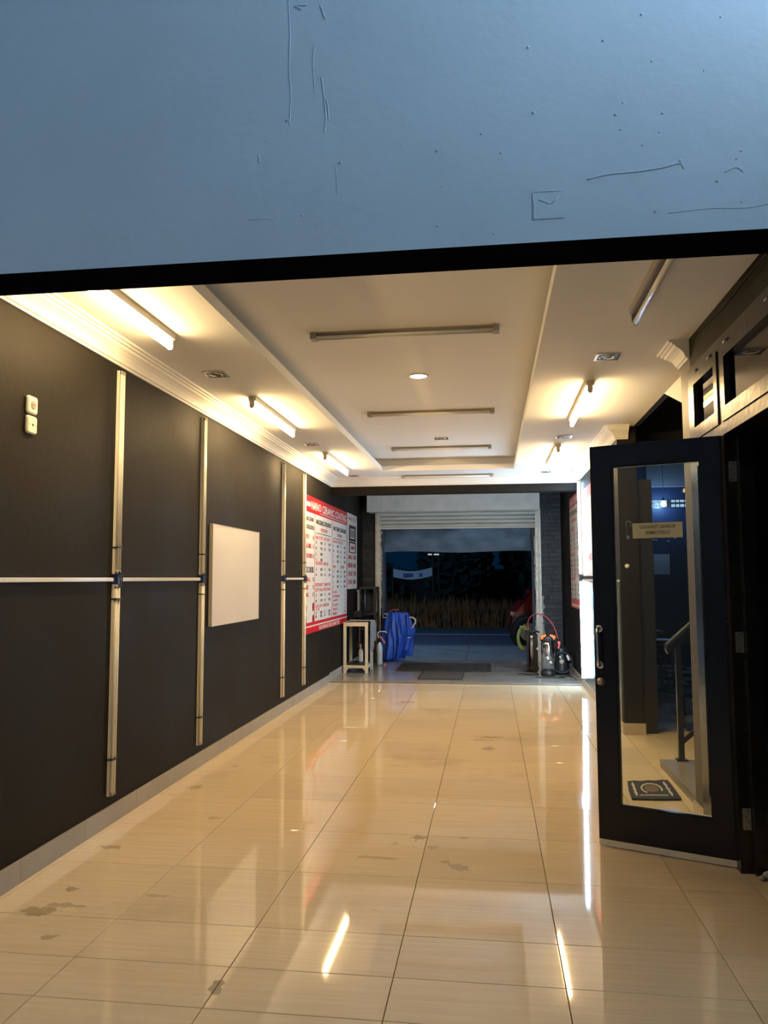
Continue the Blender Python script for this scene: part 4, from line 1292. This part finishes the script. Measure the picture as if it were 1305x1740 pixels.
# ================================================================== STAIR HALL
st = empty('staircase', (1.3, 5.5, 0), 'grey stone steps rising right beyond the glass door', 'staircase')
for k in range(7):
    x0 = 1.225 + .27 * k
    MB().box(x0, x0 + .27 + (.0 if k < 6 else .8), YO0 + .02, 6.19, .0 if k == 0 else .16 * k - .01, .06 + .16 * k if k else .055).build('step', 'step_grey', st)
rl = empty('stair_railing', (1.377, 6.17, .055), 'dark metal handrail with flat top beside the steps', 'railing')
MB().box(1.355, 1.395, 6.15, 6.19, .06, .93).build('post', 'rail_dark', rl)
MB().box(1.335, 1.415, 6.13, 6.20, .055, .066).build('foot_plate', 'rail_dark', rl)
MB().prism([(1.285, .862), (1.30, .895), (2.20, 1.71), (2.23, 1.68), (1.36, .88), (1.30, .83)], 'y', 6.14, 6.20).build('handrail', 'rail_dark', rl)
MB().prism([(1.283, .875), (1.292, .905), (2.20, 1.735), (2.21, 1.715), (1.30, .888)], 'y', 6.135, 6.205).build('rail_cap', 'steel', rl)
MB().prism([(1.395, .175), (1.395, .215), (2.2, .93), (2.2, .89)], 'y', 6.16, 6.185).build('lower_rail', 'rail_dark', rl)
for k in range(3):
    x = 1.66 + .25 * k; z = (x - 1.225) // .27 * .16 + .06
    MB().box(x, x + .025, 6.16, 6.185, z, .90 + (x - 1.3) * .9).build('baluster', 'rail_dark', rl)
# door mat
t = empty('door_mat', (1.02, 5.49, 0), 'navy patterned door mat lying behind the glass door', 'mat')
def quad(nm, m, pts, z0, z1):
    MB().prism(pts, 'z', z0, z1).build(nm, m, t)
A, B, Cc, D = (.900, 5.68), (1.185, 5.745), (1.168, 5.28), (.862, 5.255)
def bl_(u, v):
    return tuple((1 - u) * ((1 - v) * D[i] + v * A[i]) + u * ((1 - v) * Cc[i] + v * B[i]) for i in range(2))
def ring_pts(c, r0, r1, n, a0, a1, wob=0):
    return [bl_(c[0] + r0 * math.cos(a0 + (a1 - a0) * k / n), c[1] + r1 * math.sin(a0 + (a1 - a0) * k / n) * (1 + wob * math.sin(9 * k))) for k in range(n + 1)]
quad('pile', 'mat_navy', [bl_(u, v) for u, v in ((0, 0), (.5, -.02), (1, 0), (1.01, .5), (1, 1), (.85, 1.03), (.7, .99), (.5, 1.02), (.35, .98), (.2, 1.03), (.02, 1), (-.01, .5))], .001, .013)
quad('medallion', 'mat_brown', ring_pts((.5, .52), .16, .2, 18, 0, 2 * PI), .0131, .0145)
mb = MB()
o_ = ring_pts((.5, .52), .24, .31, 24, -.5, PI + .9, .05); i_ = ring_pts((.5, .52), .20, .25, 24, -.5, PI + .9)
for k in range(24):
    mb.prism([o_[k], o_[k + 1], i_[k + 1], i_[k]], 'z', .0131, .0150)
mb.build('medallion_border', 'mat_cream', t)
for (u0, u1) in ((.10, .14), (.84, .88)):
    mb = MB()
    for k in range(7):
        v = .12 + .11 * k
        mb.prism([bl_(u0, v), bl_(u1 + .02 * (k % 2), v + .01), bl_(u1, v + .11), bl_(u0 - .02 * (k % 2), v + .11)], 'z', .0131, .0148)
    mb.build('border_motif', 'mat_cream', t)
mb = MB()
for k in range(5):
    u = .18 + .12 * k
    mb.prism([bl_(u, .13), bl_(u + .12, .15), bl_(u + .12, .19), bl_(u, .18)], 'z', .0131, .0146)
mb.build('border_motif', 'mat_cream', t)
# far wall of the dark room: vent window, notice, pale board, lamp, stool
t = empty('vent_window', (2.9, YS, 2.54), 'row of small glowing glass vents high on the dark far wall', 'vent')
for row, (z0, z1) in enumerate(((2.552, 2.598), (2.632, 2.668))):
    for (a, b) in ((2.475, 2.492), (2.502, 2.572), (2.586, 2.66), (2.672, 2.742), (2.752, 2.828), (2.838, 2.89), (2.96, 3.02), (3.035, 3.085), (3.10, 3.16), (3.175, 3.235)):
        MB().box(a, b, YS - .012, YS - .004, z0, z1).build('vent_pane', 'vent_glow', t)
MB().box(2.46, 3.26, YS - .005, YS - .0005, 2.535, 2.685).build('backing', 'spot_black', t)
BX, BY, BZ = 2.785, 13.15, 2.585
t = empty('globe_bulb', (BX, BY, BZ), 'round white bulb hanging lit in the dark room behind the glass door', 'bulb')
MB().lathe([(.006, -.045), (.034, -.025), (.042, 0), (.034, .025), (.012, .045)], (BX, BY, BZ), 16).build('globe', 'bulb_glow', t)
MB().lathe([(.014, .045), (.016, .05), (.016, .09), (.006, .10)], (BX, BY, BZ), 10).build('holder', 'spot_black', t)
MB().cyl((BX, BY, BZ + .10), (BX, BY, 5.0), .004, 6).build('cord', 'spot_black', t)
t = empty('wall_notice', (2.74, YS, 1.45), 'square pale paper pinned on the dark far wall behind the glass door', 'notice')
MB().box(2.585, 2.905, YS - .006, YS - .001, 1.447, 1.777).build('sheet', 'paper_grey', t)
t = empty('pale_board', (2.95, YS, 2.90), 'pale grey board above the glowing vents on the far wall', 'board')
MB().box(2.575, 3.60, YS - .02, YS - .001, 2.895, 3.60).build('panel', 'panel_grey', t)
MB().box(2.57, 3.60, YS - .025, YS - .001, 2.885, 2.895).build('edge_strip', 'board_edge', t)
t = empty('indicator_lamp', (3.165, YS, 2.78), 'tiny orange indicator lamp right of the vents', 'lamp')
MB().lathe([(.010, 0), (.022, .02), (.012, .06), (.003, .07)], (3.165, YS - .03, 2.785), 10).build('flame_bulb', 'ember_glow', t)
MB().box(3.15, 3.18, YS - .045, YS - .001, 2.77, 2.785).build('holder', 'spot_black', t)
# bell push on the end of the wall
t = empty('wall_button', (1.232, YO1, 1.50), 'small cream button on the end of the right wall', 'button')
MB().lathe([(.017, -.001), (.017, -.008), (.010, -.012)], (1.231, YO1, 1.503), 14, axis='y').build('cap', 'socket_white', t)
MB().lathe([(.021, -.0005), (.020, -.004)], (1.231, YO1, 1.503), 14, axis='y').build('base', 'white_plastic', t)
# bar stools in the dark room
def bar_stool(x, y, lab):
    t = empty('bar_stool', (x, y, .008), lab, 'stool', 'stools in the dark room')
    for sx in (-1, 1):
        for sy in (-1, 1):
            MB().tube([(x + sx * .17, y + sy * .17, .009), (x + sx * .11, y + sy * .11, .70)], .013, 8).build('leg', 'rail_dark', t)
    for z, r in ((.22, .152), (.42, .135)):
        for (a, b) in (((-1, -1), (1, -1)), ((1, -1), (1, 1)), ((1, 1), (-1, 1)), ((-1, 1), (-1, -1))):
            MB().tube([(x + a[0] * r, y + a[1] * r, z), (x + b[0] * r, y + b[1] * r, z)], .008, 6).build('stretcher', 'rail_dark', t)
    MB().lathe([(.14, .69), (.165, .70), (.165, .73), (.14, .74)], (x, y, 0.008), 20).build('seat', 'rail_dark', t)
bar_stool(1.78, 8.7, 'dark metal bar stool on the checkered floor, nearer of two')
bar_stool(1.95, 10.2, 'dark metal bar stool on the checkered floor, farther of two')
t = empty('hall_dark_column', (1.48, 7.9, 0), 'dark narrow column, shaped as an invented cabinet, against the end of the right wall', 'cabinet')  # cabinet form is invented, stands in for a dark column
MB().box(XR + WT + .001, 1.47, 7.46, 8.1, 0.001, .12).build('plinth', 'rail_dark', t)
MB().box(XR + WT + .001, 1.475, 7.45, 8.12, .12, 2.3).build('body', 'rail_dark', t)
MB().box(XR + WT + .01, 1.467, 7.443, 7.45, .14, 2.28).build('door', 'rail_dark', t)

# ================================================================== OUTSIDE
out = struct(MB().box(-14, 16, YS + .2, 16.5, -.16, -.012).build('pavement', 'concrete'))
for i in range(-5, 8):
    for j in range(2):
        x = -.45 + 1.6 * i; y = YS + .22 + 1.42 * j
        MB().cham(x + .01, x + 1.59, y + .01, y + 1.41, -.014, 0, .004).build('slab', 'concrete', out)
rd = struct(MB().box(-30, 30, 16.5, 22.4, -.2, -.06).build('road', 'asphalt'))
MB().box(-30, 30, 16.85, 16.97, -.06, -.055).build('edge_line', 'road_paint', rd)
MB().box(-30, 30, 20.6, 20.7, -.06, -.055).build('edge_line', 'road_paint', rd)
struct(MB().box(-30, 30, 16.42, 16.55, -.2, .01).build('trim_kerb', 'concrete'))
struct(MB().box(-40, 40, 22.4, 60, -.2, .0).build('verge', 'dark_leaf'))
# dry grass on the verge
gm = MB()
for k in range(4200):
    x = random.uniform(-7, 6); y = random.uniform(22.45, 24.2)
    h = random.uniform(.25, .85) * (1 if random.random() < .8 else 1.25); w = random.uniform(.02, .06)
    lx = random.uniform(-.2, .2); ly = random.uniform(-.1, .1)
    gm.add([(x - w, y, 0), (x + w, y + .01, 0), (x + lx, y + ly, h)], [(0, 1, 2)])
g = gm.build('verge_grass', 'dry_grass')
tag(g, 'dry brown grass along the far side of the road', 'grass'); stuff(g)
def tree(x, y, h, r, lab, n=1500):
    t = empty('roadside_tree', (x, y, 0), lab, 'tree', 'dark trees across the road')
    MB().tube([(x, y, 0), (x + .1, y, h * .3), (x - .05, y, h * .7)], [.18, .14, .05], 8).build('trunk', 'bark', t)
    mb = MB()
    for k in range(n):
        a = random.uniform(0, 2 * PI); ph = math.acos(random.uniform(-1, 1)); q = random.uniform(.55, 1) ** .5
        px = x + r * q * math.sin(ph) * math.cos(a); py = y + r * q * math.sin(ph) * math.sin(a); pz = h * .56 + h * .46 * q * math.cos(ph)
        s = random.uniform(.12, .3)
        d1 = Vector((random.uniform(-1, 1), random.uniform(-1, 1), random.uniform(-1, 1))).normalized() * s
        d2 = Vector((random.uniform(-1, 1), random.uniform(-1, 1), random.uniform(-1, 1))).normalized() * s
        p = Vector((px, py, max(pz, .1)))
        mb.add([p - d1, p + d2, p + d1, p - d2], [(0, 1, 2, 3)])
    stuff(mb.build('foliage', 'dark_leaf', t))
tree(-1.2, 27.5, 4.2, 1.3, 'dark leafy tree right of the banner across the road')
tree(1.9, 28.8, 5.2, 1.6, 'dark leafy tree straight across the road')
tree(-4.6, 29, 1.9, 1.6, 'low dark bush below the banner across the road', 900)
tree(5.6, 27.5, 5, 1.7, 'dark leafy tree behind the red car')
hb = struct(MB().box(-30, 30, 32, 32.2, 0, 1.75).build('wall_far', 'dark_room'))
# banner
t = empty('street_banner', (-2.4, 24.6, 1.4), 'pale banner stretched between poles across the road', 'banner')
mb = MB(); fr_ = []
for i in range(21):
    u = i / 20
    sag = -.10 * math.sin(PI * u)
    for z in (1.46, 1.72):
        fr_.append((-3.05 + 1.25 * u, 24.6 + .03 * math.sin(8 * u), z + sag + .04 * (u - .5)))
mb.add(fr_, [(2 * i, 2 * i + 2, 2 * i + 3, 2 * i + 1) for i in range(20)], 0, True)
mb.add([(p[0], p[1] + .01, p[2]) for p in fr_], [(2 * i, 2 * i + 2, 2 * i + 3, 2 * i + 1) for i in range(20)], 0, True)
mb.build('cloth', 'banner_white', t)
MB().box(-2.72, -2.12, 24.575, 24.585, 1.44, 1.55).build('print_block', 'banner_blue', t)
MB().cyl((-3.06, 24.62, 0), (-3.06, 24.62, 1.9), .03, 8).build('pole', 'bark', t)
MB().cyl((-1.79, 24.62, 0), (-1.79, 24.62, 2.2), .03, 8).build('pole', 'bark', t)
t = empty('street_tube_lamp', (-1.75, 24.7, 2.1), 'small far white lamp above the banner', 'lamp')
MB().box(-1.95, -1.60, 24.68, 24.72, 2.12, 2.155).build('diffuser', 'far_light', t)
MB().box(-1.95, -1.60, 24.68, 24.74, 2.155, 2.18).build('housing', 'white_plastic', t)
MB().cyl((-1.62, 24.76, 0), (-1.62, 24.76, 2.2), .025, 8).build('pole', 'bark', t)
# red car parked on the near side of the road
t = empty('red_car', (2.3, 17.6, -.06), 'red hatchback parked at the kerb beyond the shutter', 'car')
cz = -.06
side = [(.42, .30), (.385, .45), (.39, .62), (.45, .76), (.60, .92), (.80, 1.16), (1.02, 1.38), (1.3, 1.50), (2.2, 1.56), (3.2, 1.55), (3.75, 1.42), (4.05, .98), (4.15, .7), (4.12, .30)]
yn, yf = 16.95, 18.60
def carsec(y, tuck):
    return [(2.3 + (x - 2.3) * (1 - .02 * tuck), y + (0 if z < .95 else (z - .95) * .32 * (1 if y < 17.7 else -1)), cz + z) for x, z in side]
MB().loft([carsec(yn + .04, 1), carsec(yn, 0), carsec(yn + .05, 0), carsec(yf - .05, 0), carsec(yf, 0), carsec(yf - .04, 1)], 0, True, True, False).build('body', 'car_red', t)
for a in ([(.92, 1.02), (1.14, 1.36), (1.9, 1.48), (1.9, 1.02)], [(1.98, 1.02), (1.98, 1.48), (3.0, 1.47), (3.45, 1.36), (3.55, 1.02)]):
    MB().add([(x, yn + (z - .95) * .32 - .006, cz + z) for x, z in a], [tuple(range(len(a)))]).build('side_window', 'car_glass', t)
MB().add([(.625, yn + .15, cz + .965), (.625, yf - .15, cz + .965), (1.0, yf - .22, cz + 1.375), (1.0, yn + .22, cz + 1.375)], [(0, 1, 2, 3)]).build('windscreen', 'car_glass', t)
for x in (.775, 3.35):
    w = MB().lathe([(.20, -.10), (.30, -.10), (.325, -.07), (.325, .07), (.30, .10), (.20, .10)], (x, yn + .05, cz + .325), 28, axis='y').build('wheel', 'tyre', t)
    MB().lathe([(.19, -.105), (.17, -.09), (.05, -.09), (.03, -.11)], (x, yn + .05, cz + .325), 20, axis='y').build('rim', 'dull_steel', w)
    MB().lathe([(.37, -.055), (.40, -.055), (.40, -.035), (.37, -.035)], (x, yn + .05, cz + .325), 28, axis='y').build('wheel_arch', 'black_plastic', t)
MB().rbox(.41, .50, yn - .008, yn + .25, cz + .66, cz + .74, .02).build('headlamp', 'car_light', t)
MB().rbox(.86, .96, yn - .14, yn - .01, cz + .98, cz + 1.07, .03).build('mirror', 'car_red', t)
MB().box(2.35, 2.50, yn - .015, yn + .005, cz + .85, cz + .88).build('door_handle', 'chrome', t)
MB().rbox(.37, .46, yn + .05, yf - .05, cz + .30, cz + .50, .03).build('bumper', 'black_plastic', t)
# street lamp added out of view, left of the opening, to light the pavement
t = empty('street_fill_lamp', (-5.5, 16.2, 0), 'street lamp added out of view left of the shutter opening as fill', 'street lamp')
MB().tube([(-5.5, 16.2, 0), (-5.5, 16.2, 5.6)], [.07, .045], 10).build('pole', 'dull_steel', t)
MB().tube(spline([(-5.5, 16.2, 5.5), (-5.4, 16.25, 5.9), (-4.9, 16.5, 6.05), (-4.4, 16.8, 6.05)], 5), .03, 8).build('arm', 'dull_steel', t)
MB().rbox(-4.45, -4.05, 16.7, 17.0, 6.0, 6.1, .03).build('head', 'dull_steel', t)
MB().box(-4.38, -4.12, 16.76, 16.94, 5.985, 6.0).build('lens', 'street_fill_bulb', t)
